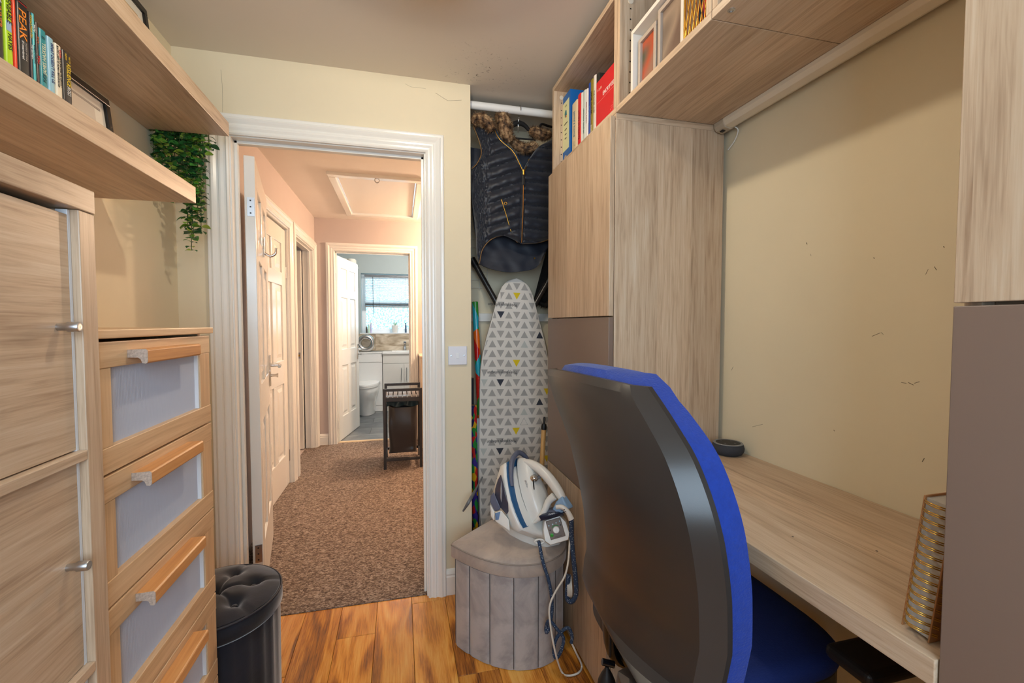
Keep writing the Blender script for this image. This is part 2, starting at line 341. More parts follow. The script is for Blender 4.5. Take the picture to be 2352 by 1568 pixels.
for ix in range(-3, 3):
    for iy in range(7):
        x0 = ix * 0.6 + (0.3 if iy % 2 else 0) - 0.05; y0 = 5.09 + iy * 0.3
        a, b = max(x0, -1.25), min(x0 + 0.597, 1.0); d = min(y0 + 0.297, 7.0)
        if b - a > 0.02 and d > y0: MB().box((a, y0, -0.008), (b, d, 0)).build('floor_tile', M_SLATE, fb, 0.001, seg=1)
struct('trim_threshold', MB().prism([(5.035, 0), (5.085, 0), (5.078, 0.012), (5.042, 0.012)], -0.66, 0.12, 'x'), plain('pale_threshold_wood', (226,200,160), 0.5), 'pale wooden threshold strip at the bathroom doorway', 'threshold')
struct('ceiling', MB().box((XL - 0.1, YB - 0.1, CE), (XR + 0.1, 2.6, CE + 0.1)), M_CEIL, 'plain matt ceiling over the study', 'ceiling')
struct('ceiling_hall', MB().box((-0.95, 2.60, CE), (-0.489, 5.0, CE + 0.1)).box((0.175, 2.60, CE), (1.6, 5.0, CE + 0.1)).box((-0.489, 2.60, CE), (0.175, 3.50, CE + 0.1)).box((-0.489, 4.74, CE), (0.175, 5.0, CE + 0.1)).box((-0.95, 2.18, CE - 0.001), (0.32, 2.605, CE + 0.09)), M_HCEIL, 'white hall ceiling round the loft hatch', 'ceiling')
struct('ceiling_bathroom', MB().box((-1.3, 5.0, CE), (1.1, 7.1, CE + 0.1)), M_HCEIL, 'white ceiling over the bathroom', 'ceiling')
struct('wall_left', MB().box((XL - 0.1, YB - 0.1, 0), (XL, 2.18, CE)), M_WALL, 'cream wall behind the floating shelves', 'wall')
JX0, JX1, JZ = -0.665, 0.112, 2.045     # doorway of the study
struct('wall_door', MB().box((XL, YD, 0), (JX0 - 0.02, 2.18, CE)).box((JX1 + 0.02, YD, 0), (0.324, 2.18, CE)).box((JX0 - 0.02, YD, JZ + 0.02), (JX1 + 0.02, 2.18, CE)), M_WALL, 'cream wall round the open doorway', 'wall')
struct('wall_right', MB().box((XR, YB - 0.1, 0), (XR + 0.1, 2.6, CE)), M_WALL, 'cream wall behind the desk', 'wall')
struct('wall_alcove', MB().box((0.224, 2.50, 0), (XR, 2.60, CE)).box((0.224, 2.18, 0), (0.324, 2.5, CE)), M_WALL, 'cream back wall of the coat alcove', 'wall')
WX0, WX1, WZ0, WZ1 = -0.62, 0.58, 0.95, 2.1
struct('wall_back', MB().box((XL, YB - 0.1, 0), (WX0, YB, CE)).box((WX1, YB - 0.1, 0), (XR, YB, CE)).box((WX0, YB - 0.1, 0), (WX1, YB, WZ0)).box((WX0, YB - 0.1, WZ1), (WX1, YB, CE)), M_WALL, 'cream wall with the study window', 'wall')
w2 = struct('window_2', MB().box((WX0, YB - 0.09, WZ0), (WX0 + 0.05, YB - 0.04, WZ1)).box((WX1 - 0.05, YB - 0.09, WZ0), (WX1, YB - 0.04, WZ1)).box((WX0, YB - 0.09, WZ0), (WX1, YB - 0.04, WZ0 + 0.05)).box((WX0, YB - 0.09, WZ1 - 0.05), (WX1, YB - 0.04, WZ1)), M_WHITE, 'white framed study window behind the viewer', 'window')
# hall and bathroom shells
HX = -0.85
D2A, D2B, D3A, D3B = 3.135, 3.880, 4.070, 4.925     # hall doors in the left wall
struct('wall_hall_left', MB().box((HX - 0.1, 2.18, 0), (HX, D2A, CE)).box((HX - 0.1, D2B, 0), (HX, D3A, CE)).box((HX - 0.1, D3B, 0), (HX, 5.0, CE)).box((HX - 0.1, D2A, 2.04), (HX, D2B, CE)).box((HX - 0.1, D3A, 2.04), (HX, D3B, CE)), M_HALL, 'lilac grey hall wall with two doors', 'wall')
BX0, BX1 = -0.655, 0.105
struct('wall_hall_end', MB().box((-0.95, 5.0, 0), (BX0 - 0.02, 5.1, CE)).box((BX1 + 0.02, 5.0, 0), (1.6, 5.1, CE)).box((BX0 - 0.02, 5.0, 2.05), (BX1 + 0.02, 5.1, CE)), M_HALL, 'lilac grey end wall round the bathroom doorway', 'wall')
struct('wall_hall_right', MB().box((1.5, 2.5, 0), (1.6, 5.0, CE)).box((XR, 2.5, 0), (1.6, 2.6, CE)), M_HALL, 'lilac grey wall on the right of the landing', 'wall')
struct('wall_far_room', MB().box((-2.4, 3.9, 0), (-2.3, 5.4, CE)).box((-2.4, 5.3, 0), (-0.95, 5.4, CE)).box((-2.4, 3.9, 0), (-0.95, 4.0, CE)).box((-2.4, 3.9, CE), (-0.95, 5.4, CE + 0.1)).box((-2.4, 3.9, -0.1), (-0.95, 5.4, 0)), M_HALL, 'dim room beyond the second hall doorway', 'wall')
BY = 7.0; BWX0, BWX1, BWZ0, BWZ1 = -0.56, 0.50, 1.135, 2.03
struct('wall_bathroom_back', MB().box((-1.25, BY, 0), (BWX0, BY + 0.22, CE)).box((BWX1, BY, 0), (1.1, BY + 0.22, CE)).box((BWX0, BY, 0), (BWX1, BY + 0.22, BWZ0)).box((BWX0, BY, BWZ1), (BWX1, BY + 0.22, CE)), M_BATH, 'blue grey bathroom wall above the window', 'wall')
struct('wall_bathroom_left', MB().box((-1.35, 5.1, 0), (-1.25, BY, CE)), M_BATH, 'blue grey left wall of the bathroom', 'wall')
struct('wall_bathroom_right', MB().box((1.0, 5.1, 0), (1.1, BY, CE)), M_BATH, 'blue grey right wall of the bathroom', 'wall')
# architraves ---------------------------------------------------------------
PROF = [(0, 0), (0, 0.013), (0.006, 0.017), (0.012, 0.014), (0.018, 0.0145), (0.028, 0.019), (0.034, 0.0195), (0.038, 0.0165), (0.044, 0.016), (0.053, 0.022), (0.060, 0.0255), (0.066, 0.023), (0.068, 0.020), (0.073, 0.0205), (0.078, 0.0205), (0.081, 0.018), (0.081, 0)]
def architrave(name, org, e, nrm, a0, a1, top, label):
    """e = horizontal direction along the wall, nrm = out of the wall; opening from a0 to a1"""
    e = Vector(e); nrm = Vector(nrm); org = Vector(org); z = Vector((0, 0, 1))
    root = thing(name, org + e * ((a0 + a1) / 2), label, 'architrave', kind='structure')
    pts = lambda f: [f(w, d) for w, d in PROF]
    MB().rings([pts(lambda w, d: org + e * (a0 - w) + nrm * d), pts(lambda w, d: org + e * (a0 - w) + nrm * d + z * (top + w))]).build('side_casing', M_GLOSS, root)
    MB().rings([pts(lambda w, d: org + e * (a1 + w) + nrm * d), pts(lambda w, d: org + e * (a1 + w) + nrm * d + z * (top + w))]).build('side_casing', M_GLOSS, root)
    MB().rings([pts(lambda w, d: org + e * (a0 - w) + nrm * d + z * (top + w)), pts(lambda w, d: org + e * (a1 + w) + nrm * d + z * (top + w))]).build('head_casing', M_GLOSS, root)
    return root
def jambs(name, org, e, nrm, a0, a1, top, depth, label, stop=0.6):
    root = thing(name, Vector(org) + Vector(e) * ((a0 + a1) / 2), label, 'door frame', kind='structure')
    M = frame(org, e, Vector((0, 0, 1)).cross(Vector(e)))    # local: x along wall, y into/out, z up
    sgn = 1 if (Vector((0, 0, 1)).cross(Vector(e))).dot(Vector(nrm)) < 0 else -1
    def b(n, x0, x1, d0, d1, z0, z1):
        y0, y1 = sorted((sgn * d0, sgn * d1)); MB(M).box((x0, y0, z0), (x1, y1, z1)).build(n, M_GLOSS, root, 0.0015, seg=1)
    b('jamb', a0 - 0.02, a0, -0.001, depth, 0, top); b('jamb', a1, a1 + 0.02, -0.001, depth, 0, top); b('head_jamb', a0 - 0.02, a1 + 0.02, -0.001, depth, top, top + 0.02)
    s0, s1 = depth * stop - 0.022, depth * stop
    b('stop', a0, a0 + 0.012, s0, s1, 0, top); b('stop', a1 - 0.012, a1, s0, s1, 0, top); b('head_stop', a0, a1, s0, s1, top - 0.012, top)
    return root
architrave('trim_1', (0, YD, 0), (1, 0, 0), (0, -1, 0), JX0 - 0.006, JX1 + 0.006, JZ + 0.004, 'white moulded architrave round the study doorway')
jambs('trim_2', (0, YD, 0), (1, 0, 0), (0, -1, 0), JX0, JX1, JZ, 0.10, 'white door lining of the study doorway')
architrave('trim_3', (HX, 0, 0), (0, 1, 0), (1, 0, 0), D2A + 0.01, D2B - 0.01, 2.03, 'white architrave round the closed hall door')
jambs('trim_4', (HX, 0, 0), (0, 1, 0), (1, 0, 0), D2A + 0.02, D2B - 0.02, 2.02, 0.10, 'white door lining round the closed hall door', stop=0.9)
architrave('trim_5', (HX, 0, 0), (0, 1, 0), (1, 0, 0), D3A + 0.01, D3B - 0.01, 2.03, 'white architrave round the open doorway at the hall end')
jambs('trim_6', (HX, 0, 0), (0, 1, 0), (1, 0, 0), D3A + 0.02, D3B - 0.02, 2.02, 0.10, 'white door lining with a latch plate at the hall end', stop=0.5)
architrave('trim_7', (0, 5.0, 0), (1, 0, 0), (0, -1, 0), BX0 - 0.004, BX1 + 0.004, 2.04, 'white architrave round the bathroom doorway')
jambs('trim_8', (0, 5.0, 0), (1, 0, 0), (0, -1, 0), BX0, BX1, 2.035, 0.10, 'white door lining of the bathroom doorway')
def baseboard(name, pts, label):
    root = None; (x0, y0), (x1, y1) = pts; d = Vector((x1 - x0, y1 - y0, 0)).normalized(); n = Vector((d.y, -d.x, 0))
    prof = [(0, 0), (0.016, 0), (0.016, 0.085), (0.012, 0.092), (0.014, 0.1), (0.008, 0.112), (0.003, 0.118), (0, 0.12)]
    a = [Vector((x0, y0, 0)) + n * w + Vector((0, 0, h)) for w, h in prof]; b = [Vector((x1, y1, 0)) + n * w + Vector((0, 0, h)) for w, h in prof]
    struct(name, MB().rings([a, b]), M_GLOSS, label, 'skirting board')
baseboard('baseboard_door', ((0.2, YD), (0.324, YD)), 'short white skirting board beside the grey stool')
baseboard('baseboard_left', ((XL, 1.38), (XL, YD)), 'white skirting board behind the black pouf')
baseboard('baseboard_hall', ((-0.85, 5.0), (BX0 - 0.09, 5.0)), 'short white skirting board beside the bathroom door')
# loft hatch -----------------------------------------------------------------
h = thing('loft_hatch', (-0.157, 4.12, CE), 'white loft hatch panel with ring pull in the hall ceiling', 'hatch')
bx('panel', (-0.44, 3.555, CE - 0.004), (0.125, 4.69, CE + 0.03), plain('satin_white_paint', (240,234,226), 0.42), h)
for a, b in (((-0.505, 3.48), (0.19, 3.545)), ((-0.505, 4.70), (0.19, 4.765)), ((-0.505, 3.545), (-0.448, 4.70)), ((0.133, 3.545), (0.19, 4.70))):
    MB().box((a[0], a[1], CE - 0.022), (b[0], b[1], CE + 0.02)).build('frame_strip', M_GLOSS, h, 0.006)
rp = onz(866, 410, CE - 0.02)
MB().tube([(rp.x + 0.016 * math.cos(t), rp.y, CE - 0.035 + 0.016 * math.sin(t)) for t in [k * math.pi / 8 for k in range(16)]], 0.004, 6, loop=True).build('ring_pull', M_STEEL, h, smooth=60)
bx('catch', (rp.x - 0.018, rp.y - 0.006, CE - 0.016), (rp.x + 0.018, rp.y + 0.006, CE - 0.004), M_BRASS, h)
# panel doors ----------------------------------------------------------------
def panel_door(name, hinge, free, z0, hgt, label, side, mat=None):
    """hinge, free: floor points of the face line; side=+1 thickness to the left of hinge->free"""
    mat = mat or M_GLOSS; hinge = Vector((*hinge, 0)); free = Vector((*free, 0)); e = (free - hinge); w = e.length
    M = frame(hinge + Vector((0, 0, z0)), e, Vector((0, 0, 1)).cross(e) * side)
    if side < 0: M = Matrix.Translation(hinge + Vector((0, 0, z0))) @ Matrix((e.normalized(), -Vector((0, 0, 1)).cross(e).normalized(), Vector((0, 0, 1)))).transposed().to_4x4()
    else: M = Matrix.Translation(hinge + Vector((0, 0, z0))) @ Matrix((e.normalized(), Vector((0, 0, 1)).cross(e).normalized(), Vector((0, 0, 1)))).transposed().to_4x4()
    t = 0.042; root = thing(name, hinge + e * 0.5 + Vector((0, 0, z0)), label, 'door', kind='structure')
    sw = 0.11; cw = 0.09; xs = [(sw, w / 2 - cw / 2), (w / 2 + cw / 2, w - sw)]
    fr = [(1 - 0.875, 1 - 0.595), (1 - 0.505, 1 - 0.22), (1 - 0.17, 1 - 0.06)]; zs = [(a * hgt, b * hgt) for a, b in fr]
    B = lambda n, a, b: MB(M).box(a, b).build(n, mat, root, 0.003, seg=2)
    B('stile', (0, 0, 0), (sw, t, hgt)); B('stile', (w - sw, 0, 0), (w, t, hgt))
    zz = [0] + [q for p in zs for q in p] + [hgt]
    for k in range(0, 8, 2): B('rail', (sw, 0, zz[k]), (w - sw, t, zz[k + 1]))
    for a, b in zs: B('muntin', (xs[0][1], 0, a), (xs[1][0], t, b))
    for a, b in zs:
        for c, d in xs:
            mb = MB(M).box((c, 0.011, a), (d, t - 0.011, b)); i, j = 0.028, 0.052
            for y0, y1 in ((0.011, 0.003), (t - 0.011, t - 0.003)):
                r0 = [(c + i, y0, a + i), (d - i, y0, a + i), (d - i, y0, b - i), (c + i, y0, b - i)]; r1 = [(c + j, y1, a + j), (d - j, y1, a + j), (d - j, y1, b - j), (c + j, y1, b - j)]
                mb.add(r0 + r1, [(4, 5, 6, 7)] + [(q, (q + 1) % 4, 4 + (q + 1) % 4, 4 + q) for q in range(4)])
            mb.build('panel', mat, root)
    return root, M, w
def hinge_part(root, M, zs, y0=0.0, out=-1):
    for z in zs:
        mb = MB(M).box((-0.003, 0.004, z - 0.04), (0.0, 0.032, z + 0.04)); o = mb.build('hinge', M_STEEL, root, 0)
        m2 = MB(M)
        for k in (-0.027, 0, 0.027): m2.box((-0.0045, 0.016, z + k - 0.003), (-0.0025, 0.022, z + k + 0.003))
        m2.build('screws', M_BLACK, o)
def lever(root, M, x, z, face, dirx, length=0.11):
    """face: local y of the face, +/- direction outwards"""
    s = 1 if face > 0.01 else -1
    p = MB(M).box((x - 0.02, min(face, face + s * 0.008), z - 0.12), (x + 0.02, max(face, face + s * 0.008), z + 0.06)).build('handle_plate', M_CHROME, root, 0.002)
    MB(M).tube([(x, face, z), (x, face + s * 0.05, z), (x + dirx * 0.01, face + s * 0.056, z), (x + dirx * length, face + s * 0.056, z)], 0.009, 8).build('lever', M_CHROME, p, smooth=60)
    MB(M).tube([(x, face, z - 0.06), (x, face + s * 0.03, z - 0.06), (x, face + s * 0.045, z - 0.06)], [0.008, 0.008, 0.014], 8).build('thumb_turn', M_CHROME, p, smooth=60)
d1, M1, w1 = panel_door('door_1', (-0.608, 2.186), (-0.752, 2.912), 0.008, 2.0, 'white six panel study door swung open into the hall', 1)
hinge_part(d1, M1, (0.24, 1.78)); lever(d1, M1, w1 - 0.06, 1.03, 0.0, -1)
# coat hook on the door face (face at local y=0 looks to +x)
hk = MB(M1).box((w1 * 0.55 - 0.012, -0.006, 1.62), (w1 * 0.55 + 0.012, 0, 1.72)).build('coat_hook', M_CHROME, d1, 0.002)
MB(M1).tube(smoothpts([(w1 * .55, -0.004, 1.64), (w1 * .55, -0.03, 1.625), (w1 * .55, -0.055, 1.64), (w1 * .55, -0.06, 1.67)], 12), 0.007, 8).build('hook_arm', M_CHROME, hk, smooth=60)
d2, M2, w2_ = panel_door('door_2', (HX - 0.062, D2B - 0.024), (HX - 0.062, D2A + 0.024), 0.01, 2.0, 'closed white six panel door in the hall wall', 1)
for z in (0.23, 1.68):
    MB().tube([(HX - 0.022, D2B - 0.022, z - 0.045), (HX - 0.022, D2B - 0.022, z + 0.045)], 0.008, 8).build('hinge', M_STEEL, d2, smooth=60)
d4, M4, w4 = panel_door('door_4', (-0.640, 5.075), (-0.497, 5.80), 0.01, 1.995, 'white six panel bathroom door standing ajar', 1)
lever(d4, M4, w4 - 0.055, 0.96, 0.0, -1)
for z in (0.2, 1.77): bx('hinge', (-0.655, 5.03, z - 0.04), (-0.651, 5.07, z + 0.04), M_STEEL, d4, 0)
d3, M3, w3 = panel_door('door_3', (-0.957, D3B - 0.068), (-1.70, D3B - 0.062), 0.01, 2.0, 'white panel door opened inwards at the hall end', -1)
sp = thing('door_catch', (-0.985, D3B - 0.075, 0.96), 'small steel door catch in the far hall doorway', 'catch')
bx('plate', (-0.998, D3B - 0.0725, 0.93), (-0.972, D3B - 0.0685, 0.99), M_STEEL, sp, 0.0008); bx('tongue', (-0.992, D3B - 0.082, 0.95), (-0.978, D3B - 0.0725, 0.97), M_BRASS, sp, 0.0008)

def mark(parent, pts, r=0.0005, name='hairline_crack', col=(92,78,60)):
    MB().tube(smoothpts(pts, 14), r, 4).build(name, plain('mark_%d_%d_%d' % col, col, 0.9), parent)
WD = bpy.data.objects['wall_door']; WR = bpy.data.objects['wall_right']
mark(WD, [ony(u, v, YD - 0.0002) for u, v in ((1000, 213), (1025, 229), (1032, 231), (1060, 230))]); mark(WD, [ony(u, v, YD - 0.0002) for u, v in ((930, 192), (946, 200), (962, 201), (978, 204))], 0.0003); mark(WD, [ony(u, v, YD - 0.0002) for u, v in ((507, 160), (510, 190), (511, 230), (511, 262))], 0.0003)
for (a, b), (c, d), r in (((1852, 557), (1854, 561), .0012), ((1862, 583), (1863, 588), .0006), ((2006, 592), (2009, 593), .001), ((2167, 566), (2169, 568), .001), ((2003, 772), (2022, 764), .0006), ((2024, 763), (2029, 768), .0005), ((2146, 612), (2151, 620), .0007), ((2126, 630), (2132, 618), .0005), ((2118, 1060), (2123, 1052), .0008), ((1915, 987), (1917, 990), .0009), ((2070, 878), (2082, 880), .0006), ((2086, 878), (2098, 884), .0008), ((2100, 880), (2112, 876), .0006), ((1728, 980), (1752, 974), .0005), ((1680, 850), (1684, 842), .0007)):
    p0, p1 = onx(a, b, XR - 0.0002), onx(c, d, XR - 0.0002); mark(WR, [p0, (p0 + p1) / 2, p1], r * 0.75, 'scuff')
# ------------------------------------------------------------------ left side: floating shelves, books, frames
def floating_shelf(y1, zb, label):
    s = thing('floating_shelf', (-0.737, (0.35 + y1) / 2, zb), label, 'shelf', 'floating shelves on the left wall')
    bx('board', (XL, 0.30, zb), (-0.607, y1, zb + 0.05), oak('y', 0.087, 0), s, 0.0012)
    return s
floating_shelf(1.885, 1.972, 'thick oak floating shelf nearest the ceiling, with trailing plant'); floating_shelf(1.588, 1.650, 'thick oak floating shelf holding the row of colourful books')
SX = -0.735
def book(y0, y1, h, col, label, texts=(), x=SX, z=1.701, depth=0.125, lean=0, bands=(), sgn=1, group='books on the left shelf', kind='book', cover=None):
    """spine in the plane x, facing +x (sgn=1) or -x (sgn=-1)"""
    if sgn > 0: y0 += 0.007; y1 += 0.007; texts = [(t, .5 + .5 * f, o, s, c, m * .52, u) for t, f, o, s, c, m, u in texts]; bands = [(.5 + .5 * a, .5 + .5 * b_, c) for a, b_, c in bands]
    b = thing(kind, (x - sgn * depth / 2, (y0 + y1) / 2, z), label, 'book', group); y0 += 0.0005; y1 -= 0.0005
    cm = plain('cover_%d_%d_%d' % col, col, 0.35); th = y1 - y0; r = min(0.004, th * 0.3)
    poly = [(x - sgn * depth, y0), (x - sgn * r, y0), (x - sgn * r * 0.25, y0 + r * 0.6), (x, y0 + r * 1.6), (x, y1 - r * 1.6), (x - sgn * r * 0.25, y1 - r * 0.6), (x - sgn * r, y1), (x - sgn * depth, y1), (x - sgn * depth, y1 - 0.0015), (x - sgn * 0.004, y1 - 0.0015), (x - sgn * 0.004, y0 + 0.0015), (x - sgn * depth, y0 + 0.0015)]
    MB().prism(poly, z, z + h).build('cover', cm, b, smooth=50)
    bx('pages', tuple(min(p, q) for p, q in zip((x - sgn * (depth - 0.003), y0 + 0.0016, z + 0.002), (x - sgn * 0.0042, y1 - 0.0016, z + h - 0.003))), tuple(max(p, q) for p, q in zip((x - sgn * (depth - 0.003), y0 + 0.0016, z + 0.002), (x - sgn * 0.0042, y1 - 0.0016, z + h - 0.003))), M_PAPER, b, 0)
    for (za, zb_, bc) in bands:
        bx('spine_band', tuple(min(p, q) for p, q in zip((x - 0.001, y0 + r * 1.2, z + za * h), (x + sgn * 0.0004, y1 - r * 1.2, z + zb_ * h))), tuple(max(p, q) for p, q in zip((x - 0.001, y0 + r * 1.2, z + za * h), (x + sgn * 0.0004, y1 - r * 1.2, z + zb_ * h))), plain('ink_%d_%d_%d' % bc, bc, 0.5), b, 0)
    for (t, f, off, size, c, mw, up) in texts:
        d = 1 if up else -1
        xd = Vector((0, 0, d)); yd = Vector((0, -sgn * d, 0))      # letters' up
        M = frame((x + sgn * 0.0006, (y0 + y1) / 2 + off * th, z + f * h), xd, yd)
        MB().text(t, size, M, maxw=mw * h).build('spine_text', plain('ink_%d_%d_%d' % c, c, 0.5), b)
    return b
YB_ = [1.083, 1.0885, 1.109, 1.119, 1.151, 1.158, 1.166, 1.176, 1.198, 1.220, 1.243, 1.273]
LG = 'books on the left shelf'; WH = (236,234,228); BK = (20,20,22)
for k in range(3):
    book(0.985 + k * 0.0275, 1.0115 + k * 0.0275, 0.225 - 0.008 * k, [(150,40,40), (40,60,90), (210,200,180)][k], ['dark red book at the near end of the left shelf', 'navy book near the near end of the left shelf', 'pale book third from the near end of the left shelf'][k], [('HISTORY', .6, 0, .014, WH, .4, 0)] if 0 else ())
book(1.066, 1.0885, 0.235, (38,36,38), 'black book with orange lettering left of the lime book', [('ENEMY', .85, 0, .016, WH, .5, 0), ('INNER', .4, 0, .014, (214,120,50), .4, 0)])
book(1.0885, 1.110, 0.235, (176,216,20), 'lime green book with black lettering and a wave picture', [('UNDENIABLE', .72, 0.05, .0165, BK, .62, 0), ('HAYES', .1, .05, .013, BK, .25, 0)], bands=((.27, .43, (150,180,214)),))
book(1.110, 1.1195, 0.232, (232,62,22), 'thin bright orange book between lime and black books')
book(1.1195, 1.151, 0.228, (34,34,36), 'black book with big orange lettering PEAK', [('PEAK', .60, -.1, .026, (240,140,36), .62, 0), ('If I interviewed', .16, -.12, .008, WH, .3, 0), ('mastery of mind', .16, .15, .007, (170,160,150), .3, 0)], bands=((.96, .975, (200,40,40)),))
book(1.151, 1.1585, 0.222, (48,34,36), 'thin dark book with yellow lettering beside the PEAK book', [('INHALATION ON', .74, 0, .0058, (232,190,30), .45, 0), ('THE OXYGEN', .28, 0, .0048, WH, .4, 0)])
book(1.1585, 1.167, 0.224, (64,178,182), 'slim turquoise book with white and dark lettering', [('PAIN', .74, 0, .0068, WH, .3, 0), ('EVERYTHING', .26, 0, .0064, (30,60,70), .45, 0)])
book(1.167, 1.1765, 0.212, (52,30,28), 'slim dark brown book with red lettering beside turquoise', [('RUN', .66, 0, .007, (190,90,40), .2, 0), ('YOU', .28, 0, .0085, (232,30,30), .25, 0)])
book(1.1765, 1.1985, 0.206, (40,140,148), 'teal book with white lettering JAMES HASKELL', [('JAMES HASKELL', .42, 0, .0135, (232,230,200), .62, 1), ('II', .84, 0, .012, (20,60,66), .08, 1), ('RUCK', .02, 0, .012, (20,70,76), .16, 1)])
book(1.1985, 1.220, 0.203, (148,196,216), 'pale blue book with navy lettering on the spine', [("WHAT DOESN'T KILL US", .48, .1, .0125, (40,60,120), .82, 0)])
book(1.220, 1.2425, 0.201, (232,222,200), 'cream book with red and black small lettering', [('ENDURE', .83, .2, .0066, (206,40,40), .16, 0), ('MIND, BODY AND THE CURIOUSLY', .42, .2, .0066, BK, .62, 0), ('ELASTIC LIMITS OF HUMAN PERFORMANCE', .52, -.15, .0066, BK, .86, 0)])
book(1.2425, 1.2730, 0.200, (44,40,40), 'black book with yellow lettering RESILIENCE at row end', [('RESILIENCE', .50, .08, .0175, (240,206,40), .48, 0), ('NEW', .88, -.16, .008, (230,190,40), .14, 0), ('WAY OF', .86, .22, .007, (230,190,40), .14, 0), ('ROSS', .13, .05, .015, WH, .18, 0)])
def picture_frame(y0, y1, h, x, z, lean, label, art):
    """frame facing +x leaning back on the wall"""
    M = Matrix.Translation((x, 0, z)) @ Matrix.Rotation(-lean, 4, 'Y'); b = 0.02; t = 0.018
    f = thing('picture_frame', (x, (y0 + y1) / 2, z), label, 'picture frame', 'black picture frames on the shelves'); bm_ = plain('black_frame_lacquer', (30,27,25), 0.35)
    for a, c in (((-t, y0, 0), (0, y1, b)), ((-t, y0, h - b), (0, y1, h)), ((-t, y0, b), (0, y0 + b, h - b)), ((-t, y1 - b, b), (0, y1, h - b))): MB(M).box(a, c).build('frame_side', bm_, f, 0.002)
    MB(M).box((-t + 0.002, y0 + b - 0.002, b - 0.002), (-0.008, y1 - b + 0.002, h - b + 0.002)).build('mount', plain('mount_card', (226,220,208), 0.7), f, 0)
    art(f, M, y0 + b, y1 - b, b, h - b)
    return f
def art1(f, M, a, b, c, d):
    MB(M).box((-0.0079, a + 0.03, c + 0.03), (-0.0072, b - 0.045, d - 0.024)).build('print', plain('pale_print', (206,196,184), 0.7), f, 0)
    MB(M).box((-0.0073, a + 0.02, d - 0.03), (-0.0066, b - 0.02, d - 0.024)).build('mount_edge', plain('mount_edge_grey', (160,150,142), 0.7), f, 0)  # thin grey strip along the top of the print
    MB(M).prism([(b - 0.14, d - 0.085), (b - 0.125, d - 0.07), (b - 0.115, d - 0.082), (b - 0.11, d - 0.075), (b - 0.105, d - 0.095), (b - 0.125, d - 0.1)], -0.0071, -0.0064, 'x').build('motif', plain('motif_violet', (84,64,92), 0.7), f)
def art2(f, M, a, b, c, d):
    MB(M).box((-0.0079, a + 0.02, c + 0.02), (-0.0072, b - 0.035, d - 0.03)).build('print', plain('sand_print', (190,160,110), 0.7), f, 0)
picture_frame(1.31, 1.577, 0.232, -0.795, 1.701, 0.10, 'black picture frame with white mount at the end of the books', art1)
picture_frame(1.46, 1.822, 0.325, -0.795, 2.023, 0.10, 'black picture frame standing on the uppermost shelf', art2)
# trailing plant: pot on the upper shelf, vines over its end
pl = thing('trailing_plant', (-0.76, 1.84, 2.022), 'green trailing plant hanging over the end of the shelf', 'plant')
MB().lathe([(0.0, 0), (0.034, 0), (0.044, 0.07), (0.047, 0.075), (0.047, 0.08), (0.041, 0.08), (0.038, 0.066), (0, 0.066)], (-0.745, 1.835, 2.022), 24).build('pot', plain('white_glazed_pot', (230,228,222), 0.3), pl, smooth=40)
leafmats = [plain('leaf_green_%d' % i, c, 0.35) for i, c in enumerate([(56,114,54), (78,144,60), (138,180,66), (44,92,54), (170,192,80)])]
lme = []
for m in leafmats:
    v = []; f = []
    for k in range(7):
        t = k / 6; w = 0.0098 * math.sin(math.pi * min(1, t * 0.93 + 0.07)) ** 0.7; y = 0.026 * t; z = 0.005 * math.sin(math.pi * t)
        v += [(-w, y, z + 0.0015), (0, y, z), (w, y, z + 0.0015)]
    for k in range(6): f += [(3*k, 3*k+1, 3*k+4, 3*k+3), (3*k+1, 3*k+2, 3*k+5, 3*k+4)]
    me = bpy.data.meshes.new('leaf'); me.from_pydata(v, [], f); me.polygons.foreach_set('use_smooth', [True] * len(me.polygons)); me.materials.append(m); lme.append(me)
R = random.Random(3); nleaf = 0; LEAVES = []; M_STEM = plain('plant_stem', (70,80,36), 0.6)
# (end pixel of each vine on the photo's plane, length feeds from the shelf end)
vines = [((360, 330), 1.97), ((358, 372), 1.99), ((380, 372), 1.935), ((466, 392), 1.99), ((412, 330), 1.91), ((440, 330), 1.91), ((395, 425), 1.97), ((460, 470), 1.955), ((445, 545), 1.975), ((372, 385), 1.93), ((388, 350), 1.90), ((395, 400), 1.92), ((410, 415), 1.95), ((430, 400), 1.92), ((425, 440), 1.96), ((445, 405), 1.97), ((404, 380), 1.99), ((418, 355), 2.0), ((440, 370), 1.94), ((452, 440), 1.98), ((455, 500), 1.96), ((440, 575), 1.95), ((462, 530), 1.97), ((432, 530), 1.93), ((470, 355), 1.95), ((482, 345), 1.97), ((377, 330), 1.95), ((380, 462), 1.95), ((362, 360), 1.97), ((372, 350), 1.91), ((400, 345), 1.93), ((427, 345), 1.95), ((450, 345), 1.93)]
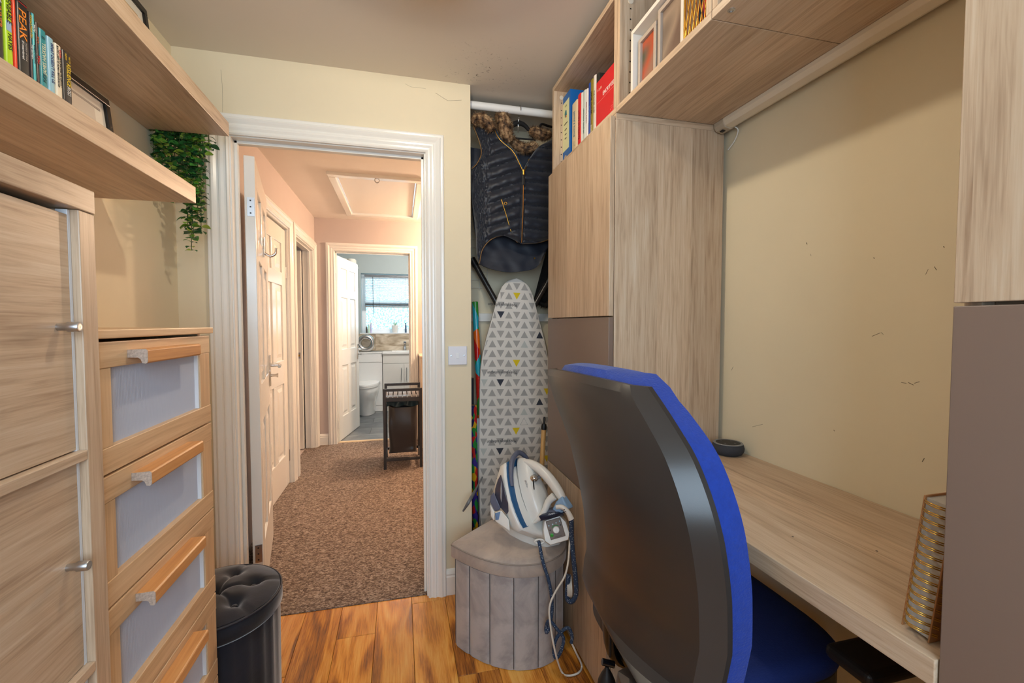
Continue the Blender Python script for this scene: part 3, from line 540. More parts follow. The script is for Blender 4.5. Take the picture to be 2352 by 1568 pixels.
for (u, v), yy in vines:
    yy = 1.897 + (yy - 1.90) * 0.28; e = ony(u, v, yy); e.x = min(e.x, -0.655)
    s0 = Vector((-0.745 + R.uniform(-.03, .03), 1.84, 2.085)); over = Vector((e.x * 0.75 - 0.745 * 0.25 + R.uniform(-.012, .012), 1.899 + R.uniform(0, .008), 2.035)); low = Vector((e.x + R.uniform(-.008, .008), yy, 1.95))
    pts = smoothpts([s0, (s0 + over) / 2 + Vector((0, 0, 0.03)), over, low, e] if e.z < 1.9 else [s0, (s0 + over) / 2 + Vector((0, 0, 0.03)), over, e], 26)
    vine = MB().tube(pts, 0.0014, 5).build('vine', M_STEM, pl, smooth=80)
    L = 0; side = 0; prev = pts[0]
    for p in resample(pts, max(6, int(sum((b - a).length for a, b in zip(pts, pts[1:])) / 0.0145))):
        side += 1
        if p.z > 1.995 and p.y < 1.895: continue
        for sgn in (1, -1):
            if nleaf > 1000: break
            ang = side * 1.57 + R.uniform(-.5, .5); d = Vector((math.cos(ang) * sgn, math.sin(ang) * sgn, R.uniform(-.5, .25))).normalized()
            q = d.to_track_quat('Y', 'Z'); k = R.uniform(0.75, 1.35)
            M = Matrix.Translation(p + d * 0.002) @ q.to_matrix().to_4x4() @ Matrix.Rotation(R.uniform(-.6, .6), 4, 'Y') @ Matrix.Scale(k, 4)
            LEAVES.append((vine, M, R.choice([0, 0, 0, 1, 1, 2, 3, 3, 4]))); nleaf += 1
order = list(range(len(LEAVES))); R.shuffle(order)
for q in order[:300]:
    vine, M, mi = LEAVES[q]; o = bpy.data.objects.new('leaf', lme[mi]); COL.objects.link(o); o.parent = vine
    o.matrix_parent_inverse = Matrix.Translation(-wpos(vine)); o.matrix_basis = M
fv = []; ff = []; fm = []
for q in order[300:]:
    vine, M, mi = LEAVES[q]; n = len(fv); fv += [M @ v.co for v in lme[mi].vertices]; ff += [tuple(n + i for i in pp_.vertices) for pp_ in lme[mi].polygons]; fm += [mi] * len(lme[mi].polygons)
if fv:
    me = bpy.data.meshes.new('foliage'); me.from_pydata(fv, [], ff); [me.materials.append(m) for m in leafmats]
    me.polygons.foreach_set('material_index', fm); me.polygons.foreach_set('use_smooth', [True] * len(ff)); me.update()
    put('foliage', me, Vector((0, 0, 0)), pl)['kind'] = 'stuff'
# ------------------------------------------------------------------ left: cube storage cabinet
KX = -0.480; KY = 0.878; KZ = 1.494
kc = thing('storage_cabinet', (-0.674, 0.30, 0), 'tall pale oak storage cabinet with round steel knobs', 'cabinet')
bx('top', (XL + 0.002, -0.28, KZ - 0.037), (KX, KY, KZ), oak('y'), kc, 0.0015); bx('side_panel', (XL + 0.002, KY - 0.037, 0), (KX - 0.0015, KY, KZ - 0.0375), oak('z'), kc)
bx('side_panel', (XL + 0.002, -0.28, 0), (KX - 0.0015, -0.243, KZ - 0.0375), oak('z'), kc); bx('bottom', (XL + 0.002, -0.243, 0), (KX - 0.0015, KY - 0.037, 0.037), oak('y'), kc)
bx('back_panel', (XL + 0.002, -0.243, 0.037), (XL + 0.02, KY - 0.037, KZ - 0.037), oak('z'), kc, 0)
Zs = [0.037, 0.385, 0.729, 1.073, KZ - 0.037]
for z in Zs[1:4]: bx('shelf_board', (XL + 0.02, -0.243, z - 0.008), (KX - 0.0015, KY - 0.037, z + 0.008), oak('y'), kc)
for y in (0.478, 0.118): bx('divider', (XL + 0.02, y - 0.008, 0.037), (KX - 0.002, y + 0.008, KZ - 0.037), oak('z'), kc)
M_EDGE = plain('bright_edge_white', (232,234,238), 0.3)  # white for edges; on the cabinet it paints in window light
ys = [(-0.24, 0.108), (0.128, 0.468), (0.488, KY - 0.039)]
for (ya, yb) in ys[1:]:
    for za, zb in zip(Zs, Zs[1:]):
        za += 0.010; zb -= 0.010
        d = MB().box((KX - 0.028, ya + 0.004, za), (KX - 0.012, yb - 0.006, zb)).build('door', oak('y'), kc, 0.001)
        bx('painted_lit_edge', (KX - 0.028, yb - 0.0045, za - 0.008), (KX - 0.0125, yb + 0.0015, zb + 0.008), M_EDGE, d, 0.0008)  # strip painted white for window light on the frame's inner face
        zc = (za + zb) / 2 + 0.01
        MB().lathe([(0, 0), (0.0055, 0), (0.0055, 0.010), (0.0075, 0.013), (0.0075, 0.026), (0.0065, 0.0275), (0, 0.0275)], (0, 0, 0), 20).build('knob', M_STEEL, d, smooth=40)
        k = d.children[-1]; me = k.data
        me.transform(Matrix.Rotation(math.pi / 2, 4, 'Y')); k.location = Vector((KX + 0.0018, yb - 0.034, zc))
# ------------------------------------------------------------------ left: chest of drawers
CX, CA, CB, CT = -0.500, 0.884, 1.366, 1.270
ch = thing('chest_of_drawers', (-0.68, 1.125, 0), 'beech chest of drawers with ribbed frosted plastic drawer fronts', 'chest of drawers')
bx('top', (XL + 0.02, CA - 0.003, CT - 0.016), (CX + 0.008, CB + 0.006, CT), beech('y'), ch, 0.002)
for a, b in ((CA, CA + 0.018), (CB - 0.018, CB)): bx('side_panel', (XL + 0.02, a, 0.07), (CX - 0.021, b, CT - 0.0165), beech('z'), ch)
bx('back_panel', (XL + 0.02, CA + 0.018, 0.07), (XL + 0.028, CB - 0.018, CT - 0.0165), beech('z'), ch, 0)
for a in (CA, CB - 0.035):
    for x in (XL + 0.02, CX - 0.056): MB().add([(x, a, 0.07), (x + 0.035, a, 0.07), (x + 0.035, a + 0.035, 0.07), (x, a + 0.035, 0.07), (x + 0.006, a + 0.006, 0), (x + 0.029, a + 0.006, 0), (x + 0.029, a + 0.029, 0), (x + 0.006, a + 0.029, 0)], [(0,1,2,3), (7,6,5,4), (0,4,5,1), (1,5,6,2), (2,6,7,3), (3,7,4,0)]).build('leg', beech('z'), ch)
M_RIB = plain('ribbed_frosted_plastic', (196,198,210), 0.35)
zt = CT - 0.022
for k in range(5):
    z1 = zt - k * 0.236; z0 = z1 - 0.232; ya, yb = CA + 0.001, CB - 0.001; f0, f1 = CX - 0.020, CX
    d = MB().box((XL + 0.05, CA + 0.022, z0 + 0.015), (f0, CB - 0.022, z0 + 0.022)).box((XL + 0.05, CA + 0.022, z0 + 0.015), (f0, CA + 0.03, z1 - 0.05)).box((XL + 0.05, CB - 0.03, z0 + 0.015), (f0, CB - 0.022, z1 - 0.05)).build('drawer', beech('x'), ch)
    bx('top_rail', (f0, ya, z1 - 0.046), (f1, yb, z1), beech('y'), d, 0.0015); bx('bottom_rail', (f0, ya, z0), (f1, yb, z0 + 0.046), beech('y'), d, 0.0015)
    bx('stile', (f0, ya, z0 + 0.0462), (f1 - 0.0012, ya + 0.058, z1 - 0.0462), beech('z'), d, 0.001); bx('stile', (f0, yb - 0.058, z0 + 0.0462), (f1 - 0.0012, yb, z1 - 0.0462), beech('z'), d, 0.001)
    n = 78; P = []; Q = []; y0, y1 = ya + 0.056, yb - 0.056
    for j in range(n * 4 + 1):
        y = y0 + (y1 - y0) * j / (n * 4); x = f0 + 0.006 + 0.0019 * abs(math.sin(math.pi * j / 4)); P.append((x, y))
    mb = MB().grid([[(x, y, z0 + 0.044) for x, y in P], [(x, y, z1 - 0.044) for x, y in P]]); mb.box((f0 + 0.001, y0, z0 + 0.044), (f0 + 0.0055, y1, z1 - 0.044))
    mb.build('ribbed_panel', M_RIB, d, smooth=40)
    bx('panel_edge', (f0 + 0.0075, yb - 0.0635, z0 + 0.0465), (f1 - 0.004, yb - 0.0585, z1 - 0.0465), M_EDGE, d, 0)
    hz = z1 - 0.017; prof = [(CX, hz), (CX + 0.030, hz + 0.001), (CX + 0.033, hz - 0.002), (CX + 0.033, hz - 0.024), (CX + 0.030, hz - 0.027), (CX + 0.024, hz - 0.026), (CX + 0.021, hz - 0.018), (CX + 0.017, hz - 0.0155), (CX, hz - 0.015)]
    hd = MB().prism([(x, z) for x, z in prof], 0.992, 1.226, 'y').build('handle', handlewood('y'), d, 0.001)
    MB().prism([(x, z) for x, z in prof], 0.9912, 0.9925, 'y').build('handle_end', plain('pale_end_grain', (188,168,152), 0.8, var=0.35, vscale=260), hd)
# ------------------------------------------------------------------ pouf
PC = Vector((-0.575, 1.563, 0)); pr_ = 0.185; pf = thing('pouf', PC, 'round black velvet pouf with button tufted top', 'pouf')
n = 96
rings = []
for t in range(9):
    z = 0.012 + t / 8 * 0.355
    rings.append([PC + Vector(((pr_ - 0.006 + 0.0028 * math.cos(k * 2 * math.pi / n * 24) * (0.4 + 0.6 * t / 8)) * math.cos(k * 2 * math.pi / n), (pr_ - 0.006 + 0.0028 * math.cos(k * 2 * math.pi / n * 24) * (0.4 + 0.6 * t / 8)) * math.sin(k * 2 * math.pi / n), z)) for k in range(n)])
MB().rings(rings).build('body', M_POUF, pf, smooth=50)
prof = [(pr_ - 0.004, 0.362), (pr_ + 0.004, 0.372), (pr_ + 0.004, 0.405), (pr_ - 0.004, 0.418)]
P = []; btn = [(0, 0)] + [(0.105 * math.cos(a), 0.105 * math.sin(a)) for a in [k * math.pi / 3 + 0.3 for k in range(6)]]
for j in range(26):
    r = (pr_ - 0.003) * (1 - j / 25); row = []
    for k in range(n):
        a = k * 2 * math.pi / n; x, y = r * math.cos(a), r * math.sin(a)
        z = 0.421 + 0.022 * (1 - (r / pr_) ** 4)
        for bxx, byy in btn: z -= 0.024 * math.exp(-((x - bxx) ** 2 + (y - byy) ** 2) / 0.0005)
        for q in range(6):
            a1 = q * math.pi / 3 + 0.3; dd = abs(x * math.sin(a1) - y * math.cos(a1))
            if x * math.cos(a1) + y * math.sin(a1) > 0: z -= 0.007 * math.exp(-(dd / 0.007) ** 2)
        row.append(PC + Vector((x, y, z)))
    P.append(row)
MB().rings([[PC + Vector((r * math.cos(k * 2 * math.pi / n), r * math.sin(k * 2 * math.pi / n), z)) for k in range(n)] for r, z in prof] + P, cap=True).build('lid_cushion', M_POUF, pf, smooth=60)
MB().tube([PC + Vector(((pr_ + 0.001) * math.cos(k * math.pi / 32), (pr_ + 0.001) * math.sin(k * math.pi / 32), 0.418)) for k in range(64)], 0.0035, 6, loop=True).build('piping', plain('black_piping', (34,36,46), 0.6), pf, smooth=80)
mb = MB()
for a, b in btn: mb.lathe([(0, 0), (0.009, 0), (0.008, 0.004), (0, 0.006)], PC + Vector((a, b, 0.418)), 12)
mb.build('buttons', M_POUF, pf, smooth=50)
# ------------------------------------------------------------------ right: tall cabinets, desk, overhead shelves
FX, DX, CBX = 0.668, 0.650, 1.068
def tall_cabinet(ya, yb, label, gap):
    t = thing('tall_cabinet', ((FX + CBX) / 2, (ya + yb) / 2, 0), label, 'cabinet', 'tall cabinets either side of the desk')
    sp_ = oak('z', 0.125, 0)
    bx('side_panel', (FX, ya, 0), (CBX, ya + 0.018, 1.926), sp_, t, 0.001); bx('side_panel', (FX, yb - 0.018, 0), (CBX, yb, 1.926), sp_, t, 0.001)
    bx('top_panel', (FX, ya, 1.9262), (CBX, yb, 1.9445), oak('x'), t, 0.001); bx('bottom_panel', (FX, ya + 0.018, 0.02), (CBX, yb - 0.018, 0.038), oak('y'), t)
    bx('back_panel', (CBX - 0.006, ya + 0.018, 0.038), (CBX, yb - 0.018, 1.926), oak('z'), t, 0)
    for z in (0.657, 1.300): bx('inner_shelf', (FX + 0.02, ya + 0.018, z - 0.009), (CBX - 0.006, yb - 0.018, z + 0.009), oak('y'), t)
    for z0, z1, m in ((0.022, 0.655, oak('z', 0.11, 1, 'd')), (0.659, 1.301, M_GREY), (1.305, 1.936, oak('z', 0.11, 1, 'd'))):
        bx('door', (DX, ya + gap[0], z0), (FX - 0.002, yb - gap[1], z1), m, t, 0.0012)
    return t
tall_cabinet(1.312, 1.922, 'tall oak cabinet with taupe middle door beside the coat alcove', (0.002, 0.002)); tall_cabinet(-0.215, 0.395, 'tall pale oak cabinet with taupe lower door at the near end of the desk', (0.002, 0.0))
def top_unit(ya, yb, label, name='wall_unit'):
    t = thing(name, ((FX + CBX) / 2, (ya + yb) / 2, 1.945), label, 'shelf unit', 'open shelf units along the top of the right wall'); z0, z1 = 1.9455, 2.325
    bx('bottom_panel', (FX, ya, z0), (CBX, yb, z0 + 0.018), oak('y', 0.13, 0), t, 0.001); bx('top_panel', (FX, ya, z1 - 0.018), (CBX, yb, z1), oak('y', 0.13, 0), t, 0.001)
    for a in (ya, yb - 0.018):
        s = bx('side_panel', (FX, a, z0 + 0.0182), (CBX, a + 0.018, z1 - 0.0182), oak('z', 0.125, 0), t, 0.0008)
        mb = MB(); inner = a + 0.018 if a == ya else a
        for k in range(9):
            z = z0 + 0.055 + k * 0.032
            mb.box((FX + 0.034, inner - 0.0006, z - 0.002), (FX + 0.038, inner + 0.0006, z + 0.002))
        mb.build('peg_holes', M_DARK, s)
        MB(frame((FX + 0.036, inner, z1 - 0.045), (1, 0, 0), (0, 0, 1))).lathe([(0, -0.0012), (0.009, -0.0012), (0.009, 0.0012), (0, 0.0012)], n=18).build('screw_cap', plain('pale_cap', (214,200,180), 0.5), s, smooth=40)
    bx('back_panel', (CBX - 0.005, ya + 0.018, z0 + 0.018), (CBX, yb - 0.018, z1 - 0.018), oak('y'), t, 0)
    return t
top_unit(1.312, 1.922, 'open oak shelf unit with cookbooks above the tall cabinet'); u2 = top_unit(0.868, 1.310, 'open oak shelf unit with white frames above the desk'); u3 = top_unit(0.300, 0.866, 'nearest open oak shelf unit above the desk'); top_unit(-0.215, 0.298, 'open oak shelf unit above the near cabinet, out of sight')
sc_ = onz(1680, 23, 1.9455)
MB(frame((sc_.x, sc_.y, 1.9455), (1, 0, 0), (0, -1, 0))).lathe([(0, 0), (0.0075, 0), (0.0075, 0.0012), (0.004, 0.0016), (0.004, 0.0006), (0, 0.0006)], n=18).build('bolt', M_STEEL, u3, smooth=30)
dk = thing('desk', (0.86, 0.85, 0.823), 'pale oak desk top between the two tall cabinets', 'desk')
bx('desk_top', (0.646, 0.397, 0.822), (XR - 0.001, 1.310, 0.858), oak('y', 0.09, 0), dk, 0.0012)
bx('support_batten', (0.70, 0.397, 0.79), (1.06, 0.415, 0.8218), oak('x'), dk); bx('support_batten', (0.70, 1.292, 0.79), (1.06, 1.310, 0.8218), oak('x'), dk)
for u, v in ((1821, 1232), (2014, 1265)):
    q = onz(u, v, 0.858); MB().lathe([(0, 0), (0.0022, 0), (0.0015, 0.0004), (0, 0.0005)], q, 8).build('dent', plain('dark_dent', (90,80,72), 0.8), dk)
ls = thing('strip_light', (1.055, 0.85, 1.93), 'long cream strip light under the overhead shelves', 'light')
pf_ = [(1.022, 1.9452), (1.022, 1.934), (1.030, 1.922), (1.052, 1.917), (1.064, 1.921), (1.068, 1.9452)]
MB().prism(pf_, 0.399, 1.262, 'y').build('diffuser', plain('cream_plastic', (224,212,192), 0.35), ls, 0.001); MB().prism([(x, z + (-0.003 if z < 1.94 else 0)) for x, z in pf_], 1.262, 1.306, 'y').build('end_cap', plain('grey_beige_plastic', (186,172,152), 0.4), ls, 0.002)
bx('end_button', (1.034, 1.278, 1.9135), (1.046, 1.292, 1.917), M_BLACK, ls, 0.001)
MB().tube(smoothpts([(1.062, 1.262, 1.925), (1.074, 1.255, 1.91), (1.079, 1.275, 1.885), (1.079, 1.306, 1.865)], 14), 0.0018, 6).build('cable', M_WHITE, ls, smooth=80)
# books etc. in the far top unit
zr = 1.9638; RX = 0.712; RG = 'cookbooks in the top shelf unit'
def rbook(u0, u1, h, col, label, texts=(), **kw):
    f = lambda u: onx(u, 262 + (1409 - u) * 0.97, RX).y
    y1, y0 = f(u0), f(u1); return book(y0, y1, h, col, label, texts, x=RX + kw.pop('dx', 0), z=zr, depth=0.19, sgn=-1, group=RG, **kw)
f_ = lambda u: onx(u, 262 + (1409 - u) * 0.97, RX).y
bi = thing('ring_binder', (RX + 0.14, f_(1301), zr), 'blue lever arch file with pale label and finger ring', 'binder'); y0, y1 = f_(1309), f_(1291); M_BIN = plain('blue_binder_board', (16,100,176), 0.45)
bx('spine', (RX, y0, zr), (RX + 0.003, y1, zr + 0.315), M_BIN, bi, 0.001); bx('cover', (RX + 0.003, y0, zr), (RX + 0.285, y0 + 0.003, zr + 0.315), M_BIN, bi, 0.001); bx('cover', (RX + 0.003, y1 - 0.003, zr), (RX + 0.285, y1, zr + 0.315), M_BIN, bi, 0.001)
bx('pages', (RX + 0.02, y0 + 0.004, zr + 0.008), (RX + 0.26, y1 - 0.02, zr + 0.3), M_PAPER, bi, 0)
lb = bx('label', (RX - 0.0006, y0 + 0.012, zr + 0.075), (RX, y1 - 0.008, zr + 0.285), plain('pale_green_label', (224,224,178), 0.7), bi, 0)
def rtext(t, y, z, size, col, parent, mw=None, x=RX - 0.0009): MB().text(t, size, frame((x, y, z), (0, -1, 0), (0, 0, 1)), maxw=mw).build('lettering', plain('ink_%d_%d_%d' % col, col, 0.5), parent)
yc = (y0 + y1) / 2 + 0.002
rtext('OUR', yc, zr + 0.265, 0.010, (120,130,80), lb); rtext('cookbook', yc, zr + 0.19, 0.010, BK, lb, 0.04); rtext('recipes', yc, zr + 0.165, 0.009, BK, lb, 0.04); rtext('mains', yc, zr + 0.145, 0.009, BK, lb); rtext('bakes', yc, zr + 0.127, 0.009, BK, lb)
MB().prism([(yc - 0.012, zr + 0.222), (yc + 0.008, zr + 0.218), (yc + 0.013, zr + 0.235), (yc + 0.003, zr + 0.248), (yc - 0.008, zr + 0.244)], RX - 0.0012, RX - 0.0006, 'x').build('logo_mark', plain('logo_teal', (30,120,130), 0.6), lb)
MB().prism([(yc - 0.010, zr + 0.215), (yc, zr + 0.213), (yc - 0.001, zr + 0.224), (yc - 0.009, zr + 0.224)], RX - 0.0014, RX - 0.0006, 'x').build('logo_mark', plain('logo_orange', (220,120,30), 0.6), lb)
MB(frame((RX, yc + 0.001, zr + 0.040), (0, -1, 0), (0, 0, 1))).lathe([(0.011, -0.0002), (0.015, -0.0002), (0.0145, 0.0015), (0.0115, 0.0015)], n=24).build('finger_ring', M_CHROME, bi, smooth=50); MB(frame((RX, yc + 0.001, zr + 0.040), (0, -1, 0), (0, 0, 1))).lathe([(0, 0), (0.0115, 0), (0.0115, 0.0004), (0, 0.0004)], n=24).build('finger_hole', M_DARK, bi)
rbook(1313, 1325, 0.235, (226,206,170), 'cream cookbook with blue lettering beside the blue binder', [("jamie's home", .62, 0, .02, (60,110,140), .6, 0), ('cook your way', .18, 0, .011, (170,160,140), .3, 0)])
rbook(1326, 1333, 0.243, (214,28,34), 'thin red cookbook with dark lettering', [("JAMIE'S 30 MINUTE", .5, 0, .014, (60,10,14), .8, 0)])
rbook(1333, 1337, 0.236, (226,224,218), 'very thin white booklet next to the red cookbook')
rbook(1337, 1344, 0.232, (204,210,204), 'pale grey cookbook with green lettering', [('ultimate kitchen', .5, 0, .015, (90,120,110), .8, 0)])
rbook(1344, 1349, 0.226, (232,226,222), 'white cookbook with small grey and red lettering', [('ESSENTIAL FAMILY', .6, 0, .010, (140,80,80), .7, 0)])
rbook(1350, 1354.5, 0.236, (28,66,150), 'narrow blue cookbook between white and olive ones', [('THE MINISTRY', .5, 0, .010, (130,170,220), .7, 0)])
rbook(1355, 1361, 0.238, (136,118,30), 'olive green cookbook with dark lettering JAMIE OLIVER', [('JAMIE OLIVER', .64, 0, .014, (36,30,10), .55, 0), ("DINNERS", .2, 0, .011, (236,226,190), .3, 0)])
rbook(1361.5, 1367, 0.240, (224,216,208), 'white cookbook with thin lettering beside the black one', [('THE NAKED CHEF', .6, 0, .010, (110,90,80), .6, 0)])
rbook(1368, 1374.5, 0.232, (34,32,30), 'black cookbook with gold lettering COOK WITH JAMIE', [('COOK WITH JAMIE', .5, 0, .014, (176,150,60), .8, 0)])
rb = thing('game_box', (RX + 0.1, 1.40, zr), 'tall red game box with white lettering ENCRYPTED', 'box'); rx = 0.700; a, b = 1.3305, f_(1376)
bx('box', (rx, a, zr), (rx + 0.2, b, 2.150), plain('red_card', (206,26,32), 0.4), rb, 0.001)
rtext('ENCRYPTED', (a + b) / 2, 2.087, 0.020, WH, rb, 0.088, rx - 0.0004); rtext('7 .2. 35', b - 0.028, 2.117, 0.011, (236,216,190), rb, 0.04, rx - 0.0004); rtext('@GAME', a + 0.018, 2.131, 0.009, WH, rb, 0.028, rx - 0.0004)
bx('rule', (rx - 0.0004, a + 0.012, 2.0725), (rx, b - 0.01, 2.0732), plain('ink_pale', (226,170,160), 0.5), rb, 0)
mb = MB()
for i in range(8):
    for j in range(15):
        if random.random() < (1 - i / 9): mb.box((rx - 0.0004, a + 0.004 + j * 0.0062, zr + 0.004 + i * 0.0075), (rx, a + 0.0075 + j * 0.0062, zr + 0.0075 + i * 0.0075))
mb.build('dot_print', plain('ink_pink', (226,110,110), 0.5), rb)
# white framed photographs in the middle unit
M_MIX = {}
def photo_mat(name, a, b_, c):
    m, nt, bs = newmat(name); L = nt.links.new; tc = nd(nt, 'ShaderNodeTexCoord'); n = nd(nt, 'ShaderNodeTexNoise', Scale=9.0, Detail=0.0); L(tc.outputs['Object'], n.inputs['Vector']); r = ramp(nt, [(0.35, a), (0.5, b_), (0.65, c)]); L(n.outputs['Fac'], r.inputs[0]); L(r.outputs[0], bs.inputs['Base Color']); bs.inputs['Roughness'].default_value = 0.2; return m
pfx = 0.690
wf = thing('photo_frame', (pfx, 1.10, zr), 'white box frame with two blurred photographs on the shelf', 'picture frame')
ya, yb, zt_ = 1.000, 1.262, 2.165; M_WF = plain('white_lacquer_frame', (226,218,208), 0.35)
for p, q in (((ya, zr), (yb, zr + 0.012)), ((ya, zt_ - 0.012), (yb, zt_)), ((ya, zr + 0.012), (ya + 0.012, zt_ - 0.012)), ((yb - 0.012, zr + 0.012), (yb, zt_ - 0.012))): bx('frame_side', (pfx, p[0], p[1]), (pfx + 0.045, q[0], q[1]), M_WF, wf, 0.001)
bx('back', (pfx + 0.038, ya + 0.012, zr + 0.012), (pfx + 0.044, yb - 0.012, zt_ - 0.012), M_WF, wf, 0)
for k, (p, q, m) in enumerate(((1.148, 1.244, photo_mat('photo_print_warm', (84,80,60), (176,80,50), (150,110,90))), (1.022, 1.138, photo_mat('photo_print_beige', (120,104,90), (150,130,112), (112,92,80))))):
    top = zt_ - 0.035 if k == 0 else zt_ - 0.016; bt = zr + 0.013
    for (c0, c1), (e0, e1) in ((((p), bt), ((q), bt + 0.012)), ((p, top - 0.012), (q, top)), ((p, bt + 0.012), (p + 0.012, top - 0.012)), ((q - 0.012, bt + 0.012), (q, top - 0.012))): bx('inner_frame', (pfx + 0.014, c0, c1), (pfx + 0.03, e0, e1), plain('taupe_inner_frame', (176,160,146), 0.4), wf, 0.001)
    bx('photograph', (pfx + 0.022, p + 0.01, bt + 0.01), (pfx + 0.026, q - 0.01, top - 0.01), m, wf, 0)
bk = thing('wire_basket', (0.74, 0.945, zr), 'brass wire basket holding colourful packets on the shelf', 'basket'); x0, x1, a, b, z1 = 0.688, 0.86, 0.892, 0.992, 2.19
mb = lambda p, q, r=0.0016: MB().tube([p, q], r, 6).build('wire', M_BRASS, bk, smooth=80)
for (x, y) in ((x0, a), (x0, b), (x1, a), (x1, b)): mb((x, y, zr + 0.002), (x, y, z1), 0.0024)
for z in (zr + 0.003, z1): MB().tube([(x0, a, z), (x1, a, z), (x1, b, z), (x0, b, z)], 0.0024, 6, loop=True).build('rim', M_BRASS, bk, smooth=80)
for k in range(8):
    y = a + (b - a) * k / 7
    mb((x0, y, zr + 0.003), (x0, min(b, max(a, y + 0.045)), zr + 0.003 + 0.225 * min(1, (min(b, y + 0.045) - y) / 0.045)))
    mb((x0, y, zr + 0.003), (x0, max(a, y - 0.045), zr + 0.003 + 0.225 * min(1, (y - max(a, y - 0.045)) / 0.045)))
for k, (c, yy, zz, lab) in enumerate((((206,20,60), 0.925, 0.13, 'red foil packet in the brass wire basket'), ((214,206,40), 0.945, 0.09, 'yellow packet in the brass wire basket'), ((70,130,50), 0.910, 0.17, 'green packet in the brass wire basket'), ((205,210,220), 0.972, 0.19, 'silver packet in the brass wire basket'))):
    q = thing('snack_packet', (0.72 + k * 0.012, yy, zr + 0.004), lab, 'packet'); P = []
    for j in range(9):
        row = []
        for i in range(9):
            s, t = i / 8 - 0.5, j / 8; bul = 0.012 * math.cos(math.pi * s) * math.sin(math.pi * t) ** 0.5
            row.append(Vector((0.712 + k * 0.03 - bul, yy + s * 0.062 + (t - .5) * 0.016 * (-1) ** k, zr + 0.004 + t * (zz + 0.05))))
        P.append(row)
    Q = [[Vector((2 * (0.712 + k * 0.03) - p.x + 0.0006, p.y, p.z)) for p in r] for r in P]
    MB().slab(P, Q).build('wrapper', photo_mat('packet_print_%d' % k, c, tuple(min(255, int(v * 1.1 + 20)) for v in c), (230, 60 + 40 * k, 40)), q, smooth=60)
bb = thing('storage_box', (0.93, 1.22, zr), 'blue box at the back of the shelf behind the white frame', 'box'); bx('body', (0.83, 1.17, zr), (1.03, 1.285, 2.255), plain('bright_blue_card', (20,130,200), 0.5), bb, 0.012); bx('lid', (0.826, 1.166, 2.2552), (1.034, 1.289, 2.275), plain('bright_blue_card', (20,130,200), 0.5), bb, 0.006)
# smart speaker
s = thing('smart_speaker', (1.028, 1.218, 0.858), 'small round charcoal smart speaker on the desk corner', 'speaker'); sc0 = Vector((1.028, 1.218, 0.8582))
MB().lathe([(0, 0), (0.034, 0), (0.042, 0.004), (0.0475, 0.013), (0.0485, 0.022), (0.0465, 0.031), (0.0435, 0.0355)], sc0, 48).build('body', plain('charcoal_mesh_fabric', (52,54,60), 0.85, bump=0.5, bscale=900), s, smooth=50)
MB().lathe([(0.0437, 0.0352), (0.0448, 0.0362), (0.0430, 0.0378), (0.0415, 0.0375)], sc0, 48).build('light_ring', plain('pale_ring', (120,122,126), 0.4), s, smooth=50); MB().lathe([(0, 0.0370), (0.042, 0.0370), (0.042, 0.0374), (0, 0.0382)], sc0, 48).build('top', plain('matt_black_top', (34,34,37), 0.6), s, smooth=40)
for a in range(4): MB().lathe([(0, 0), (0.003, 0), (0.003, 0.0006), (0, 0.0008)], sc0 + Vector((0.022 * math.cos(a * 1.571 + .5), 0.022 * math.sin(a * 1.571 + .5), 0.0376)), 10).build('button', plain('grey_button', (92,92,96), 0.5), s)
# spiral notebook leaning against the near cabinet
nbk = thing('spiral_notebook', (0.75, 0.425, 0.858), 'gold spiral bound notebook standing against the near cabinet', 'notebook')
MN = Matrix.Translation((0.672, 0.4205, 0.8585)) @ Matrix.Rotation(math.radians(6.5), 4, 'X'); NH = 0.192; NT = 0.034    # local: x depth, y thickness, z up
M_TAN = plain('tan_cover_board', (168,118,74), 0.55)
MB(MN).box((0.004, 0.002, 0.003), (0.150, NT - 0.002, NH - 0.003)).build('pages', plain('page_block', (186,180,172), 0.8, bump=0.3, bscale=400), nbk, 0)
for a, b in ((0, 0.002), (NT - 0.002, NT)): MB(MN).box((0.0, a, 0), (0.154, b, NH)).build('cover', M_TAN, nbk, 0.0008)
for k in range(16):
    z = 0.010 + k * 0.0115
    for dz in (0, 0.0026):
        pts = [(0.008 - 0.019 * math.sin(math.pi * t / 10), -0.003 + (NT + 0.006) * t / 10, z + dz + 0.004 * math.sin(math.pi * t / 10)) for t in range(11)]
        MB(MN).tube(pts, 0.0009, 5).build('ring', M_BRASS, nbk, smooth=80)
sz = thing('scissors', (0.80, 0.44, 0.858), 'red handled scissors standing behind the spiral notebook', 'scissors')
MS = Matrix.Translation((0.775, 0.500, 0.8585)) @ Matrix.Rotation(math.radians(10), 4, 'X'); M_RED = plain('red_plastic', (206,22,22), 0.35)
for sg in (-1, 1):
    MB(MS).tube([(sg * 0.019 + 0.013 * math.cos(t), 0, 0.135 + 0.019 * math.sin(t)) for t in [k * math.pi / 12 for k in range(24)]], 0.0038, 8, loop=True).build('handle', M_RED, sz, smooth=80)
    MB(MS).add([(sg * 0.002, -0.001, 0), (sg * 0.012, -0.001, 0.118), (-sg * 0.001, -0.001, 0.12), (-sg * 0.004, -0.001, 0.06), (sg * 0.002, 0.0005, 0), (sg * 0.012, 0.0005, 0.118), (-sg * 0.001, 0.0005, 0.12), (-sg * 0.004, 0.0005, 0.06)], [(0,1,2,3), (7,6,5,4), (0,4,5,1), (1,5,6,2), (2,6,7,3), (3,7,4,0)]).build('blade', M_STEEL, sz)
